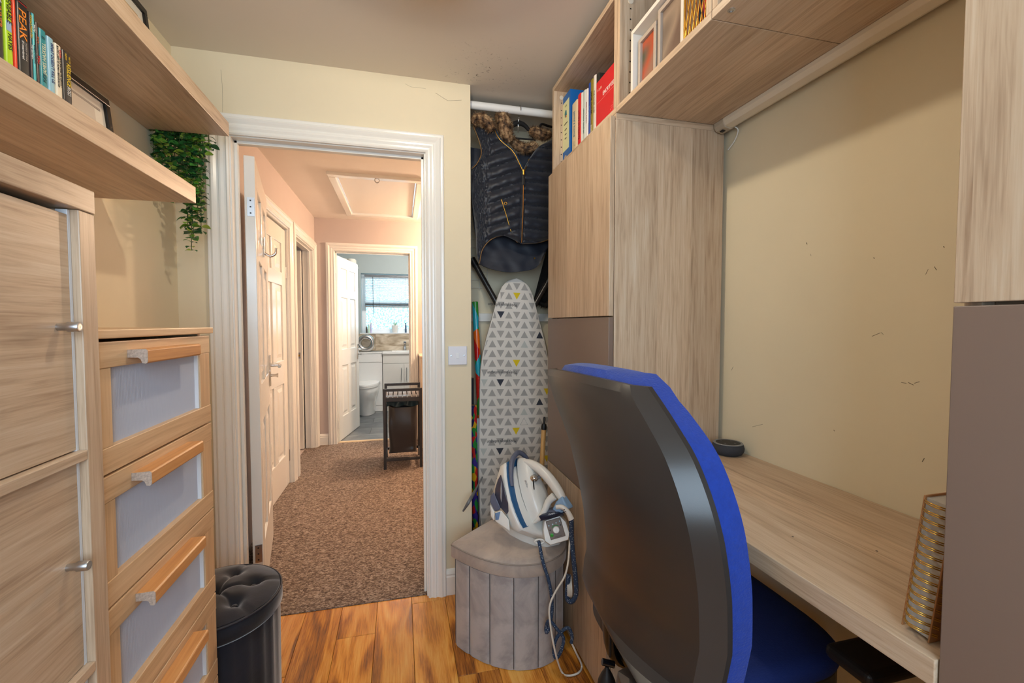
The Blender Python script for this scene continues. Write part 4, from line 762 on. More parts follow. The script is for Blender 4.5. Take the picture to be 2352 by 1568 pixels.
# ------------------------------------------------------------------ office chair
ocx, ocy = 0.66, 0.985
oc = thing('office_chair', (ocx, ocy, 0), 'office chair with blue padded back and charcoal plastic shell', 'chair')
def xprof(z): return interp([(0.40, 0.455), (0.52, 0.480), (0.62, 0.500), (0.72, 0.505), (0.82, 0.492), (0.95, 0.468), (1.08, 0.450), (1.20, 0.440)], z)
def curve(px, dx):
    out = []
    for u, v in px:
        x = 0.46
        for _ in range(6):
            p = onx(u, v, x + dx); x = xprof(p.z)
        out.append((p.z, p.y))
    return sorted(out)
Lc = curve([(1272, 846), (1290, 900), (1328, 1000), (1350, 1090), (1364, 1180), (1368, 1235), (1361, 1285), (1372, 1345), (1400, 1420), (1450, 1520), (1492, 1570), (1560, 1640)], -0.025)
Rc = curve([(1486, 888), (1540, 970), (1592, 1060), (1640, 1195), (1662, 1310), (1671, 1440), (1660, 1560), (1630, 1660)], 0.025)
zhi_l, zhi_r = Lc[-1][0], Rc[-1][0]; ztop = (zhi_l + zhi_r) / 2; zlo = 0.47
P = []; Q = []; B1 = []; B2 = []; NR, NC = 45, 41
Lsm = smoothpts([(z, y, 0) for z, y in Lc], 80); Rsm = smoothpts([(z, y, 0) for z, y in Rc], 80)
Lt = [(p.x, p.y) for p in Lsm]; Rt = [(p.x, p.y) for p in Rsm]
for j in range(NR):
    t = j / (NR - 1); z = zlo + (ztop - zlo) * t; yl = interp(Lt, z); yr = interp(Rt, z); r1 = []; r2 = []; r3 = []; r4 = []
    endr = 1 - max(0, (t - 0.93) / 0.07) ** 2 * 0.05
    for i in range(NC):
        s = i / (NC - 1); y = yl + (yr - yl) * s; c = 1 - (2 * s - 1) ** 2; e2 = abs(2 * s - 1)
        x = xprof(z) + (-0.025 + 0.05 * s) - 0.030 - 0.034 * c
        wrap = 0.030 * max(0, (e2 - 0.90) / 0.10) + 0.012 * max(0, (t - 0.97) / 0.03) * (1 - max(0, (e2 - 0.90) / 0.10))
        zc = z + 0.010 * c * max(0, (t - 0.8) / 0.2) + (zhi_l - zhi_r) * (0.5 - s) * t
        r1.append(Vector((x + wrap, y, zc))); r2.append(Vector((x + wrap + 0.010, y, zc)))
        kr = max(0, (t - 0.80) / 0.20); ci = 0.009 + 0.045 * (1 - math.sqrt(max(0, 1 - kr * kr))); ye = yl - ci + (yr - yl + 2 * ci) * s; th = 0.066 * (1 - e2 ** 10 * 0.35) * (1 - max(0, (t - 0.94) / 0.06) ** 2 * 0.45)
        kt = max(0, (t - 0.955) / 0.045); zb = zc + 0.014 * kt; wrap += 0.014 * kt
        r3.append(Vector((x + wrap + 0.0150, ye, zb))); r4.append(Vector((x + wrap + 0.0150 + th, ye, zb + 0.004 * t)))
    P.append(r1); Q.append(r2); B1.append(r3); B2.append(r4)
MB().slab(P, Q).build('back_shell', M_SHELL, oc, 0, smooth=14)
MB().slab(B1, B2).build('back_cushion', M_BLUE, oc, 0.012, smooth=40, seg=5)
# seat
MB().add(*(lambda pts: ([(x, y, 0.455) for x, y in pts] + [(x, y, 0.50) for x, y in pts], [tuple(range(len(pts)))[::-1], tuple(range(len(pts), 2 * len(pts)))] + [(i, (i + 1) % len(pts), len(pts) + (i + 1) % len(pts), len(pts) + i) for i in range(len(pts))]))([(ocx + 0.10 + 0.245 * (abs(math.cos(a)) ** 0.45) * (1 if math.cos(a) > 0 else -1), ocy + 0.235 * (abs(math.sin(a)) ** 0.45) * (1 if math.sin(a) > 0 else -1)) for a in [k * math.pi / 24 for k in range(48)]])).build('seat_pan', M_BLACK, oc, 0.006)
rings = []
for zz, k in ((0.5005, 0.985), (0.512, 1.0), (0.528, 0.995), (0.538, 0.96), (0.543, 0.86), (0.541, 0.5), (0.540, 0.1)):
    rings.append([(ocx + 0.10 + 0.25 * k * (abs(math.cos(a)) ** 0.45) * (1 if math.cos(a) > 0 else -1), ocy + 0.24 * k * (abs(math.sin(a)) ** 0.45) * (1 if math.sin(a) > 0 else -1), zz) for a in [q * math.pi / 24 for q in range(48)]])
MB().rings(rings).build('seat_cushion', M_SEAT, oc, smooth=60)
MB().tube(smoothpts([(0.70, ocy, 0.445), (0.57, ocy, 0.432), (0.505, ocy, 0.46), (0.490, ocy, 0.58)], 20), 0.024, 8, squash=0.5).build('back_support', M_BLACK, oc, smooth=60)
MB().lathe([(0.03, 0.10), (0.03, 0.28), (0.02, 0.285), (0.02, 0.42), (0.06, 0.425), (0.06, 0.455)], (ocx + 0.06, ocy, 0), 24).build('gas_lift', M_BLACK, oc, smooth=40)
for k in range(5):
    a = k * 2 * math.pi / 5 + 0.62; d = Vector((math.cos(a), math.sin(a), 0)); c = Vector((ocx + 0.06, ocy, 0)); R5 = 0.29
    lg = MB().tube([c + Vector((0, 0, 0.12)), c + d * 0.15 + Vector((0, 0, 0.105)), c + d * R5 + Vector((0, 0, 0.075))], [0.028, 0.022, 0.016], 8).build('base_leg', M_BLACK, oc, smooth=60)
    n = d.cross(Vector((0, 0, 1)))
    for q in (-1, 1): MB(frame(c + d * R5 + n * 0.012 * q + Vector((0, 0, 0.0285)), d, (0, 0, 1))).lathe([(0, -0.009), (0.024, -0.009), (0.028, -0.005), (0.028, 0.005), (0.024, 0.009), (0, 0.009)], n=20).build('castor', M_BLACK, lg, smooth=40)
for (ya, yb, y0) in ((0.575, 0.665, 0.73), (1.06, 1.145, 1.15)):
    ym = (ya + yb) / 2
    ar = MB().tube(smoothpts([(0.80, y0, 0.47), (0.83, (y0 + ym) / 2, 0.47), (0.86, ym, 0.50), (0.87, ym, 0.64)], 16), 0.016, 8).build('arm_bracket', M_BLACK, oc, smooth=60)
    MB().box((0.785, ya, 0.640), (1.03, yb, 0.668)).build('arm_pad', plain('black_rubber', (22,20,20), 0.45), ar, 0.012, seg=4)
Pp = [atd(1400, 1405, 1.04), atd(1401, 1460, 1.04), atd(1401, 1508, 1.04)]
hs = MB().tube(smoothpts([Vector((0.52, 1.0, 0.66)), *Pp], 14), 0.0032, 6).build('pump_hose', M_BLACK, oc, smooth=80)
kn = atd(1397, 1522, 1.04); MB().tube([kn - rt * 0.014 - upv * -0.003, kn + rt * 0.014 - upv * 0.004], 0.0075, 12).build('pump_valve', plain('glossy_black', (18,18,20), 0.15), hs, smooth=40)
bc = atd(1394, 1530, 1.04); MB().lathe([(0.004, 0.0), (0.006, -0.006), (0.013, -0.018), (0.020, -0.034), (0.0225, -0.052), (0.021, -0.070), (0.014, -0.086), (0.003, -0.092)], bc, 24).build('pump_bulb', plain('soft_black_rubber', (26,26,28), 0.5), hs, smooth=60)
# ------------------------------------------------------------------ grey corner stool
st = thing('storage_stool', (0.43, 1.72, 0), 'grey velvet corner storage stool with piped lid', 'stool')
front = [(0.205, 1.735), (0.250, 1.665), (0.315, 1.595), (0.395, 1.548), (0.485, 1.535), (0.560, 1.560), (0.610, 1.610), (0.626, 1.690)]
ap = (0.455, 1.955); body = front + [ap]; SH = 0.352
cx = sum(p[0] for p in body) / len(body); cy = sum(p[1] for p in body) / len(body)
ins = lambda p, d: (p[0] + (cx - p[0]) * d, p[1] + (cy - p[1]) * d)
MB().prism([ins(p, 0.03) for p in body], 0.004, SH).build('core', M_STOOL, st)
for a, b in zip(body, body[1:] + body[:1]):
    A = Vector((*a, 0)); Bv = Vector((*b, 0)); e = (Bv - A); n = Vector((e.y, -e.x, 0)).normalized()
    if n.dot(Vector((cx, cy, 0)) - A) > 0: n = -n
    P = []; Q = []
    for j in range(7):
        z = 0.002 + (SH - 0.004) * j / 6; r = []; q = []
        for i in range(17):
            s = i / 16; bul = 0.0065 * (1 - abs(2 * s - 1) ** 5) - 0.001; r.append(A + e * s + n * bul + Vector((0, 0, z))); q.append(A + e * s - n * 0.004 + Vector((0, 0, z)))
        P.append(r); Q.append(q)
    MB().slab(P, Q).build('side_panel', M_STOOL, st, smooth=60)
    MB().tube([A + n * 0.0012 + Vector((0, 0, 0.006)), A + n * 0.0012 + Vector((0, 0, SH - 0.003))], 0.0016, 6).build('seam', plain('dark_grey_seam', (96,88,86), 0.9), st, smooth=80)
def lidring(k, z, n=72):
    out = [(0.188, 1.745)] + [(p[0] - 0.0 + (p[0] - cx) * 0.05, p[1] + (p[1] - cy) * 0.08) for p in front[1:-1]] + [(0.648, 1.690), (0.62, 1.745), (0.475, 1.962), (0.44, 1.965), (0.215, 1.775)]
    pts = resample(out + [out[0]], n + 1)[:-1] if False else resample(smoothpts([(*p, 0) for p in out + [out[0]]], 160), n + 1)[:-1]
    return [(cx + (p.x - cx) * k, cy + (p.y - cy) * k, z) for p in pts]
MB().rings([lidring(0.99, SH + 0.002), lidring(1.0, SH + 0.006), lidring(1.0, SH + 0.046), lidring(0.985, SH + 0.054), lidring(0.93, SH + 0.062), lidring(0.7, SH + 0.070), lidring(0.35, SH + 0.073), lidring(0.02, SH + 0.074)]).build('lid_cushion', velvet('beige_grey_velvet', (190,174,160), (166,152,142), 7, 0.2), st, smooth=55)
for z, k in ((SH + 0.050, 0.996),): MB().tube(lidring(k, z), 0.0028, 6, loop=True).build('piping', plain('grey_piping', (150,138,128), 0.8), st, smooth=80)
LZ = SH + 0.066
# ------------------------------------------------------------------ steam generator iron standing on the stool
ir = thing('steam_iron_station', (0.46, 1.70, LZ), 'white and blue steam iron station standing on the grey stool', 'iron')
M_IW = plain('warm_white_plastic', (236,234,228), 0.28); M_IB = plain('petrol_blue_plastic', (36,92,140), 0.35); M_IG = plain('slate_grey_plastic', (92,98,118), 0.4); M_TANK = plain('smoky_tank_plastic', (72,70,84), 0.12)
ta = (-0.37 * rt + 0.925 * upv + 0.42 * fw).normalized(); na = (0.855 * rt + 0.52 * upv - 0.62 * fw); na = (na - ta * na.dot(ta)).normalized(); sa = na.cross(ta)
if sa.dot(fw) > 0: sa = -sa           # sa points to the viewer's side
DI = 1.70
zq = lambda a, b, D: atd(1110 + a / 6.817, 1040 + b / 6.817, D)
I0 = zq(785, 1095, DI) - sa * 0.046
def I(t, s, n): return I0 + ta * t + sa * s + na * n
tear = [(0, .046), (.02, .053), (.06, .058), (.105, .057), (.15, .048), (.19, .036), (.222, .021), (.242, .009), (.250, 0.0015)]
def ol(k, n, d=0.0, st_=0):
    c = 0.125; up = [I(c + (t - c) * k + st_, (w + d) * k if w > .002 else 0.0015, n) for t, w in tear]; dn = [I(c + (t - c) * k + st_, -((w + d) * k) if w > .002 else -0.0015, n) for t, w in tear]
    return up + dn[::-1]
FP = ((1128, 1186), (1147, 1204), (1172, 1230), (1198, 1244), (1227, 1254), (1257, 1256), (1284, 1250), (1303, 1234), (1306, 1222))
foot = [onz(u, v, LZ + 0.004) for u, v in FP]; foot = [Vector((min(p.x, 0.636), p.y, p.z)) for p in foot]
back = [Vector((min(0.636, p.x + 0.02), p.y + 0.12, p.z)) for p in foot]
foot2 = foot + back
MB().hull(foot2 + [p + Vector((0, 0, 0.030)) for p in foot2]).build('base', M_IW, ir, 0.010, smooth=50, seg=4)
MB().hull(ol(1.04, -0.045, .056) + ol(1.04, -0.014, .060) + [p + Vector((0, 0, 0.03)) for p in foot[1:7]] + [p + Vector((0, 0, 0.03)) for p in back]).build('body', M_IW, ir, 0.008, smooth=35, seg=3)
MB().rings([ol(1.04, -0.020, .048), ol(1.04, -0.006, .052), ol(1.03, -0.004, .044), ol(1.01, -0.011, .006)]).build('tray', M_IB, ir, smooth=45)
MB().rings([ol(1.00, -0.006), ol(1.01, -0.001)]).build('sole_plate', M_STEEL, ir, smooth=30)
io = MB().rings([ol(1.0, 0.0), ol(1.0, 0.010), ol(0.95, 0.028), ol(0.86, 0.042), ol(0.70, 0.050), ol(0.3, 0.053)]).build('iron_body', M_IW, ir, smooth=50)
MB().tube(smoothpts([I(.232, 0, .016), I(.212, 0, .050), I(.175, 0, .085), I(.12, 0, .114), I(.065, 0, .130), I(.04, 0, .133)], 22), [0.011 + 0.009 * math.sin(math.pi * min(1, k / 24)) for k in range(22)], 14).build('iron_handle', M_IW, io, smooth=70)
MB().hull([I(a, b, c) for a, b, c in ((.05, .016, .145), (.05, -.016, .145), (.04, .02, .115), (.04, -.02, .115), (.0, .022, .155), (.0, -.022, .155), (-.004, .03, .10), (-.004, -.03, .10), (.02, .02, .085), (.02, -.02, .085), (-.006, .026, .14))]).build('heel_cap', plain('pale_blue_translucent', (140,176,214), 0.2), io, 0.006, smooth=40, seg=3)
MB().hull([I(a, b, c) for a, b, c in ((.012, .046, .0), (.012, -.046, .0), (-.004, .044, .03), (-.004, -.044, .03), (-.008, .036, .09), (-.008, -.036, .09), (-.008, .028, .125), (-.008, -.028, .125), (.03, .03, .06), (.03, -.03, .06), (.012, .03, .10), (.012, -.03, .10))]).build('heel', M_IG, io, 0.006, smooth=40, seg=3)
MB().tube(smoothpts([I(.0, .047, .002), I(.006, .046, .030), I(.022, .038, .060), I(.05, .026, .088), I(.06, .016, .115)], 16), [0.004, 0.0055, 0.007, 0.008, 0.009, 0.01, 0.011, 0.0115, 0.012, 0.0125, 0.013, 0.0135, 0.014, 0.0145, 0.015, 0.015], 10).build('heel_strut', M_IW, io, smooth=60)
MB().tube([I(.150, 0.016, .044), I(.150, 0.018, .060), I(.150, 0.019, .066)], [0.017, 0.015, 0.009], 18).build('steam_dial', M_CHROME, io, smooth=40)
MB().hull([I(.152, .01, .062), I(.158, -.006, .085), I(.146, -.006, .085), I(.140, .01, .062), I(.152, .004, .052), I(.14, .004, .052)]).build('spray_button', plain('dark_chrome_plastic', (70,62,66), 0.2), io, 0.002)
MB().tube([I(.145, 0.03, .058), I(.110, 0.036, .050)], 0.0026, 6).build('dial_pointer', M_BLACK, io)
MB().text('IRONING SYSTEM', 0.010, frame(I(.115, .0475, .0335), ta * -1, (na * 0.62 - sa * 0.78) * 1), maxw=0.085).build('lettering', plain('ink_90_90_96', (90,90,96), 0.5), io)
MB().text('PRO', 0.018, frame(I(.060, .047, .0355), ta * -1, (na * 0.62 - sa * 0.78) * 1), maxw=0.03).build('lettering', plain('ink_90_90_96', (90,90,96), 0.5), io)
MB().tube(smoothpts([I(.150, .090, -.004), I(.195, .078, .002), I(.245, .050, .008), I(.272, 0, .012), I(.25, -.04, .010), I(.20, -.06, .0)], 24), [0.008 + 0.003 * math.sin(math.pi * k / 23) for k in range(24)], 8).build('nose_clip', M_IG, ir, smooth=60)
# smoky water tank on the left, its grey grip and white spout
MB().hull([zq(a, b, D) for a, b, D in ((275, 330, 1.735), (225, 420, 1.74), (185, 560, 1.745), (180, 680, 1.74), (240, 830, 1.72), (365, 965, 1.69), (425, 885, 1.685), (340, 640, 1.70), (295, 470, 1.72), (200, 640, 1.80), (280, 500, 1.80), (420, 885, 1.74))]).build('water_tank', M_TANK, ir, 0.005, smooth=40, seg=3)
MB().hull([zq(a, b, D) for a, b, D in ((285, 420, 1.716), (262, 560, 1.712), (262, 700, 1.705), (290, 840, 1.695), (300, 600, 1.698), (276, 480, 1.70))]).build('tank_window', plain('pale_tank_window', (150,152,160), 0.15), ir, 0.002, smooth=40)
MB().hull([zq(a, b, D) for a, b, D in ((165, 605, 1.73), (110, 670, 1.73), (100, 760, 1.725), (180, 920, 1.71), (285, 885, 1.695), (230, 800, 1.71), (190, 700, 1.72), (150, 640, 1.76), (120, 700, 1.77), (185, 910, 1.745))]).build('tank_grip', M_IG, ir, 0.005, smooth=40, seg=3)
MB().hull([zq(a, b, D) for a, b, D in ((100, 770, 1.735), (180, 925, 1.715), (170, 1060, 1.705), (110, 985, 1.725), (190, 940, 1.75), (175, 1070, 1.74))]).build('tank_side', M_IW, ir, 0.004, smooth=40)
MB().hull([zq(a, b, D) for a, b, D in ((180, 930, 1.700), (280, 895, 1.692), (400, 1040, 1.675), (420, 1230, 1.665), (240, 1065, 1.69), (175, 1065, 1.70), (285, 900, 1.74), (400, 1050, 1.73), (420, 1220, 1.72))]).build('tank_spout', M_IW, ir, 0.005, smooth=40)
MB().hull([zq(a, b, D) for a, b, D in ((185, 945, 1.6975), (270, 915, 1.6900), (240, 1045, 1.6865), (190, 1050, 1.6965), (200, 1000, 1.71))]).build('spout_opening', plain('spout_blue_plastic', (110,140,180), 0.4), ir)  # blue interior of the spout
# control head
c4 = [zq(a, b, 1.650) for a, b in ((1000, 1080), (1222, 1015), (1285, 1282), (1020, 1368))]; cen = sum(c4, Vector()) / 4
pa = (c4[1] - c4[0]).normalized(); nw = -fw + upv * 0.30; pb = nw.cross(pa).normalized(); pb = pb if pb.dot(upv) > 0 else -pb; pn = pa.cross(pb)
MP = Matrix((pa, pb, pn)).transposed().to_4x4(); MP.translation = cen
wq = 0.0285; hq = 0.0335
rr = [(-1.0, 1.05), (0.95, 1.15), (1.5, 0.4), (1.55, -0.9), (1.15, -1.45), (-1.2, -1.45), (-1.75, -0.9), (-1.55, 0.2), (-1.15, 1.0)]
MB().hull([MP @ Vector((a * wq, b * hq, -0.006)) for a, b in rr] + [MP @ Vector((a * wq * 1.12, b * hq * 1.1, -0.03)) for a, b in rr] + [MP @ Vector((a * wq * 1.05, b * hq * 1.05, -0.10)) for a, b in rr if b < 1.1]).build('control_head', M_IW, ir, 0.009, smooth=35, seg=4)
cpn = MB(MP).box((-wq, -hq, -0.008), (wq, hq, -0.0035)).build('control_panel', plain('bronze_brown_panel', (112,94,80), 0.4), ir, 0.002)
zo = -0.0036
MB(MP).lathe([(0, zo), (0.0125, zo), (0.012, zo + 0.008), (0.010, zo + 0.010), (0, zo + 0.010)], (0.001, -0.004, 0), 24).build('dial', M_WHITE, cpn, smooth=40)
MB(MP).rings([[(0.001 + r * math.cos(a), -0.004 + r * math.sin(a), zo + 0.0006) for r in (0.0145, 0.0175)] for a in [0.7 + k * 0.16 for k in range(12)]], closed=False).build('scale_arc', plain('green_ink', (30,130,40), 0.5), cpn)
MB(MP).box((-0.001, -0.014, zo + 0.010), (0.0015, 0.005, zo + 0.012)).build('dial_ridge', M_WHITE, cpn, 0.0006)
MB(MP).lathe([(0, zo), (0.0062, zo), (0.0062, zo + 0.002), (0, zo + 0.003)], (-0.0195, -0.018, 0), 20).build('start_button', plain('leaf_green_button', (40,160,30), 0.4), cpn, smooth=40)
for k, (a, b) in enumerate(((-0.021, 0.016), (-0.006, 0.017), (0.008, 0.019), (0.022, 0.021), (-0.021, 0.0), (0.0215, 0.008))):
    MB(MP).lathe([(0, zo), (0.0024, zo), (0.0024, zo + 0.0015), (0, zo + 0.002)], (a, b, 0), 12).build('button', M_BLACK if k > 3 else plain('pale_blue_lamp', (190,220,236), 0.3), cpn)
MB().text('steam control', 0.005, MP @ Matrix.Translation((0.002, -hq + 0.006, zo + 0.0005)), maxw=0.034).build('lettering', plain('ink_60_48_40', (60,48,40), 0.5), cpn)
MB().text('Morphy', 0.0075, frame(zq(1070, 950, 1.640), pa, pb), maxw=0.03).build('lettering', plain('ink_240_240_240', (240,240,240), 0.5), ir)
MB().hull([zq(a, b, D) for a, b, D in ((860, 985, 1.655), (1000, 985, 1.645), (1180, 930, 1.645), (1260, 960, 1.65), (1190, 900, 1.67), (920, 950, 1.67), (900, 1060, 1.655), (1280, 980, 1.68))]).build('head_crest', plain('navy_plastic', (28,40,66), 0.3), ir, 0.003, smooth=40)
def cordmat():
    m, nt, b = newmat('speckled_blue_cord'); L = nt.links.new; tc = nd(nt, 'ShaderNodeTexCoord'); v = nd(nt, 'ShaderNodeTexVoronoi', Scale=190.0); L(tc.outputs['Object'], v.inputs['Vector'])
    r = ramp(nt, [(0.16, (215,225,230)), (0.24, (40,62,92))]); L(v.outputs['Distance'], r.inputs[0]); L(r.outputs[0], b.inputs['Base Color']); b.inputs['Roughness'].default_value = 0.7; return m
M_CORD = cordmat()
MB().tube(smoothpts([zq(1140, 850, 1.645), zq(1230, 845, 1.64), zq(1320, 920, 1.635), zq(1380, 1040, 1.63)], 12), [0.0075, 0.0078, 0.008, 0.0085, 0.0088, 0.009, 0.0092, 0.0095, 0.0098, 0.0105, 0.0110, 0.0112], 12).build('hose_sleeve', M_IW, ir, smooth=60)
mb = MB()
for k in range(4):
    c = zq(1262 + k * 26, 872 + k * 26, 1.6375); mb.tube([c - rt * 0.0095 - upv * 0.006, c - fw * 0.0105, c + rt * 0.0095 + upv * 0.005], 0.0011, 5)
mb.build('sleeve_ribs', M_BLACK, ir)
hose = [zq(1380, 1030, 1.63), atd(1313, 1240, 1.63), atd(1318, 1290, 1.625), atd(1323, 1340, 1.62), atd(1322, 1368, 1.62), atd(1312, 1381, 1.625), atd(1303, 1374, 1.63), atd(1303, 1350, 1.632), atd(1306, 1320, 1.632)]
MB().tube(smoothpts(hose, 50), 0.0088, 10).build('steam_hose', M_CORD, ir, smooth=80)
mo = zq(880, 1385, 1.632); MB().tube([mo + rt * x - upv * y for x, y in [(0.0165 * math.cos(q), 0.008 * math.sin(q)) for q in [k * math.pi / 8 for k in range(16)]]], 0.0035, 8, loop=True).build('cord_socket', M_IW, ir, smooth=70)
DC = 1.600
c1 = [zq(870, 1390, 1.64), zq(880, 1430, 1.625), atd(1247, 1290, 1.605), atd(1262, 1340, 1.595), atd(1268, 1390, DC), atd(1264, 1430, DC), atd(1256, 1452, DC), atd(1254, 1440, 1.606), atd(1262, 1425, 1.592), atd(1280, 1445, 1.59), atd(1294, 1465, 1.59), atd(1290, 1490, 1.59), atd(1279, 1510, 1.60), atd(1272, 1500, 1.604), atd(1276, 1470, 1.61), atd(1292, 1448, 1.618), atd(1306, 1442, 1.62), atd(1314, 1460, 1.62), atd(1312, 1476, 1.62)]
MB().tube(smoothpts(c1, 100), 0.0062, 9).build('power_cord', M_CORD, ir, smooth=80)
c2 = [atd(1312, 1474, 1.62), atd(1323, 1498, 1.625)] + [onz(u, v, 0.005) for u, v in ((1336, 1528), (1328, 1545), (1305, 1551), (1290, 1542))] + [atd(1276, 1500, 1.585), atd(1265, 1440, 1.582), atd(1262, 1395, 1.585), atd(1275, 1360, 1.592), atd(1296, 1325, 1.60), atd(1305, 1290, 1.612), atd(1309, 1240, 1.632), atd(1312, 1220, 1.66)]
MB().tube(smoothpts(c2, 90), 0.0036, 8).build('white_flex', plain('cream_flex', (232,226,214), 0.5), ir, smooth=80)
# roll of tape hung between stool and cabinet
tp = thing('tape_roll', (0.645, 1.60, 0.25), 'white tape roll with a blue core wedged beside the stool', 'tape'); tc_ = atd(1306, 1345, 1.655)
MT = frame(tc_, (0.25, 0.97, 0), (0, 0, 1))
MB(MT).lathe([(0.026, -0.009), (0.038, -0.009), (0.038, 0.009), (0.026, 0.009), (0.026, -0.009)], n=32).build('tape', plain('cream_tape', (224,220,208), 0.5), tp, smooth=40); MB(MT).lathe([(0, -0.007), (0.0258, -0.007), (0.0258, 0.007), (0, 0.007)], n=32).build('core', plain('dark_blue_core', (24,44,96), 0.4), tp, smooth=40)
# ------------------------------------------------------------------ alcove: rail, coats, ironing board
rl = thing('clothes_rail', (0.70, 2.165, 2.33), 'white clothes rail across the top of the alcove', 'rail')
MB().tube([(0.324, 2.165, 2.328), (XR, 2.165, 2.328)], 0.0185, 20).build('pole', M_WHITE, rl, smooth=60)
for x in (0.326, XR - 0.008): MB(frame((x, 2.165, 2.328), (0, 1, 0), (0, 0, 1))).lathe([(0.019, 0), (0.03, 0), (0.03, 0.006), (0.019, 0.006), (0.019, 0)], n=24).build('end_socket', M_WHITE, rl, smooth=40)
wb = thing('wall_batten', (0.70, 2.49, 1.31), 'white batten fixed across the alcove back wall', 'batten'); bx('board', (0.324, 2.478, 1.292), (XR, 2.4995, 1.338), M_GLOSS, wb, 0.003); mb = MB()
for x in (0.40, 0.72, 1.02): mb.lathe([(0, 0), (0.004, 0), (0.004, 0.0012), (0, 0.0015)], (0, 0, 0), 10); mb.v[-40:] = [Vector((x + p.x, 2.4775 - p.z, 1.315 + p.y)) for p in mb.v[-40:]]
mb.build('screw_heads', M_STEEL, wb)
# pixel helper for the gilet (zoomed sheet coordinates -> plane y)
def gz(a, b, y): return ony(1060 + a / 3.408, 200 + b / 3.408, y)
GY = 2.185
def coons(Lp, Rp, Tp, Bp, n, m):
    L, Rr, T, Bo = smoothpts(Lp, 60), smoothpts(Rp, 60), smoothpts(Tp, 40), smoothpts(Bp, 40); L, Rr, T, Bo = resample(L, m), resample(Rr, m), resample(T, n), resample(Bo, n); out = []
    for j in range(m):
        v = j / (m - 1); row = []
        for i in range(n):
            u = i / (n - 1)
            row.append(L[j] * (1 - u) + Rr[j] * u + T[i] * (1 - v) + Bo[i] * v - (T[0] * (1 - u) * (1 - v) + T[-1] * u * (1 - v) + Bo[0] * (1 - u) * v + Bo[-1] * u * v))
        out.append(row)
    return out
gl = thing('padded_gilet', (0.58, 2.2, 1.53), 'navy quilted gilet with brown fur collar hanging from the rail', 'gilet')
V3 = lambda l: [(a, b, 0) for a, b in l]
Lg = coons(V3([(90, 300), (140, 430), (155, 520), (120, 600), (75, 645), (86, 900), (112, 1100), (120, 1290), (140, 1380)]), V3([(245, 310), (300, 410), (400, 500), (450, 590), (487, 670), (481, 950), (471, 1222)]), V3([(90, 300), (170, 290), (245, 310)]), V3([(140, 1380), (165, 1270), (235, 1190), (330, 1160), (405, 1188), (471, 1222)]), 40, 90)
Rg = coons(V3([(530, 560), (487, 670), (481, 950), (471, 1222)]), V3([(800, 380), (800, 650), (790, 900), (770, 1180)]), V3([(530, 560), (600, 470), (700, 415), (800, 380)]), V3([(471, 1222), (600, 1217), (690, 1190), (770, 1180)]), 30, 80)
def puff(G, left):
    P = []
    for j, row in enumerate(G):
        r = []
        for i, p in enumerate(row):
            u = i / (len(row) - 1); v = j / (len(G) - 1)
            side = max(0, 1 - u / 0.52) if left else 0       # smocked side panel
            q = (p.y + (0.32 * (p.x - 480) if left else -0.10 * (p.x - 480))) / 92.0
            a = abs(math.sin(math.pi * q)) ** 0.55
            d = 0.026 * a * (1 - min(1, side * 2.2)) + 0.012
            if left and side > 0: d += min(1, side * 2.2) * (0.014 + 0.006 * math.sin(p.x * 0.22 + noise.noise((p.x * 0.02, p.y * 0.02, 0)) * 4) + 0.007 * noise.noise((p.x * 0.035, p.y * 0.06, 3)))
            e = min(u, 1 - u, v, 1 - v); d *= min(1, (e + 0.01) / 0.05) ** 0.6
            belly = 0.05 * math.sin(math.pi * min(1, max(0, (p.x - 60) / 760))) * (0.6 + 0.4 * v)
            y = GY + 0.03 - belly - d + 0.004 * noise.noise((p.x * 0.02, p.y * 0.02, 1)); r.append(gz(p.x, p.y, y))
        P.append(r)
    return P
for G, lf in ((Lg, True), (Rg, False)):
    P = puff(G, lf); MB().slab(P, [[p + Vector((0, 0.012, 0)) for p in r] for r in P]).build('front_panel', M_NAVY, gl, smooth=70)
Bk = coons(V3([(70, 470), (80, 900), (115, 1200), (140, 1385)]), V3([(800, 470), (790, 900), (720, 1150), (660, 1290)]), V3([(70, 470), (400, 520), (800, 470)]), V3([(140, 1385), (230, 1422), (360, 1447), (480, 1440), (590, 1408), (660, 1290)]), 40, 40)
P = [[gz(p.x, p.y, GY + 0.075 + 0.005 * noise.noise((p.x * .012, p.y * .02, 2)) - 0.03 * (j / 39) ** 3) for p in row] for j, row in enumerate(Bk)]
MB().slab(P, [[p + Vector((0, 0.012, 0)) for p in r] for r in P]).build('back_panel', M_LINING, gl, smooth=70)
yz = GY - 0.05
zipL = smoothpts([gz(a, b, GY - 0.02 - 0.030 * min(1, k / 4)) for k, (a, b) in enumerate([(247, 312), (300, 410), (400, 500), (450, 590), (487, 670)])], 30)
MB().tube(zipL, 0.0022, 6).build('zip_teeth', M_BRASS, gl, smooth=80)
MB().tube([p + Vector((0.006, 0.001, 0)) for p in zipL], 0.004, 6).build('zip_tape', plain('navy_tape', (18,44,70), 0.7), gl, smooth=80)
MB().tube([gz(530, 562, GY - 0.02), gz(508, 620, GY - 0.035), gz(489, 670, GY - 0.05)], 0.0022, 6).build('zip_teeth', M_BRASS, gl, smooth=80)
MB().tube([gz(487, 670, GY - 0.052), gz(482, 950, GY - 0.054), gz(471, 1218, GY - 0.054)], 0.0026, 6).build('zip_teeth', plain('dark_brass', (150,100,50), 0.4, metal=1), gl, smooth=80)
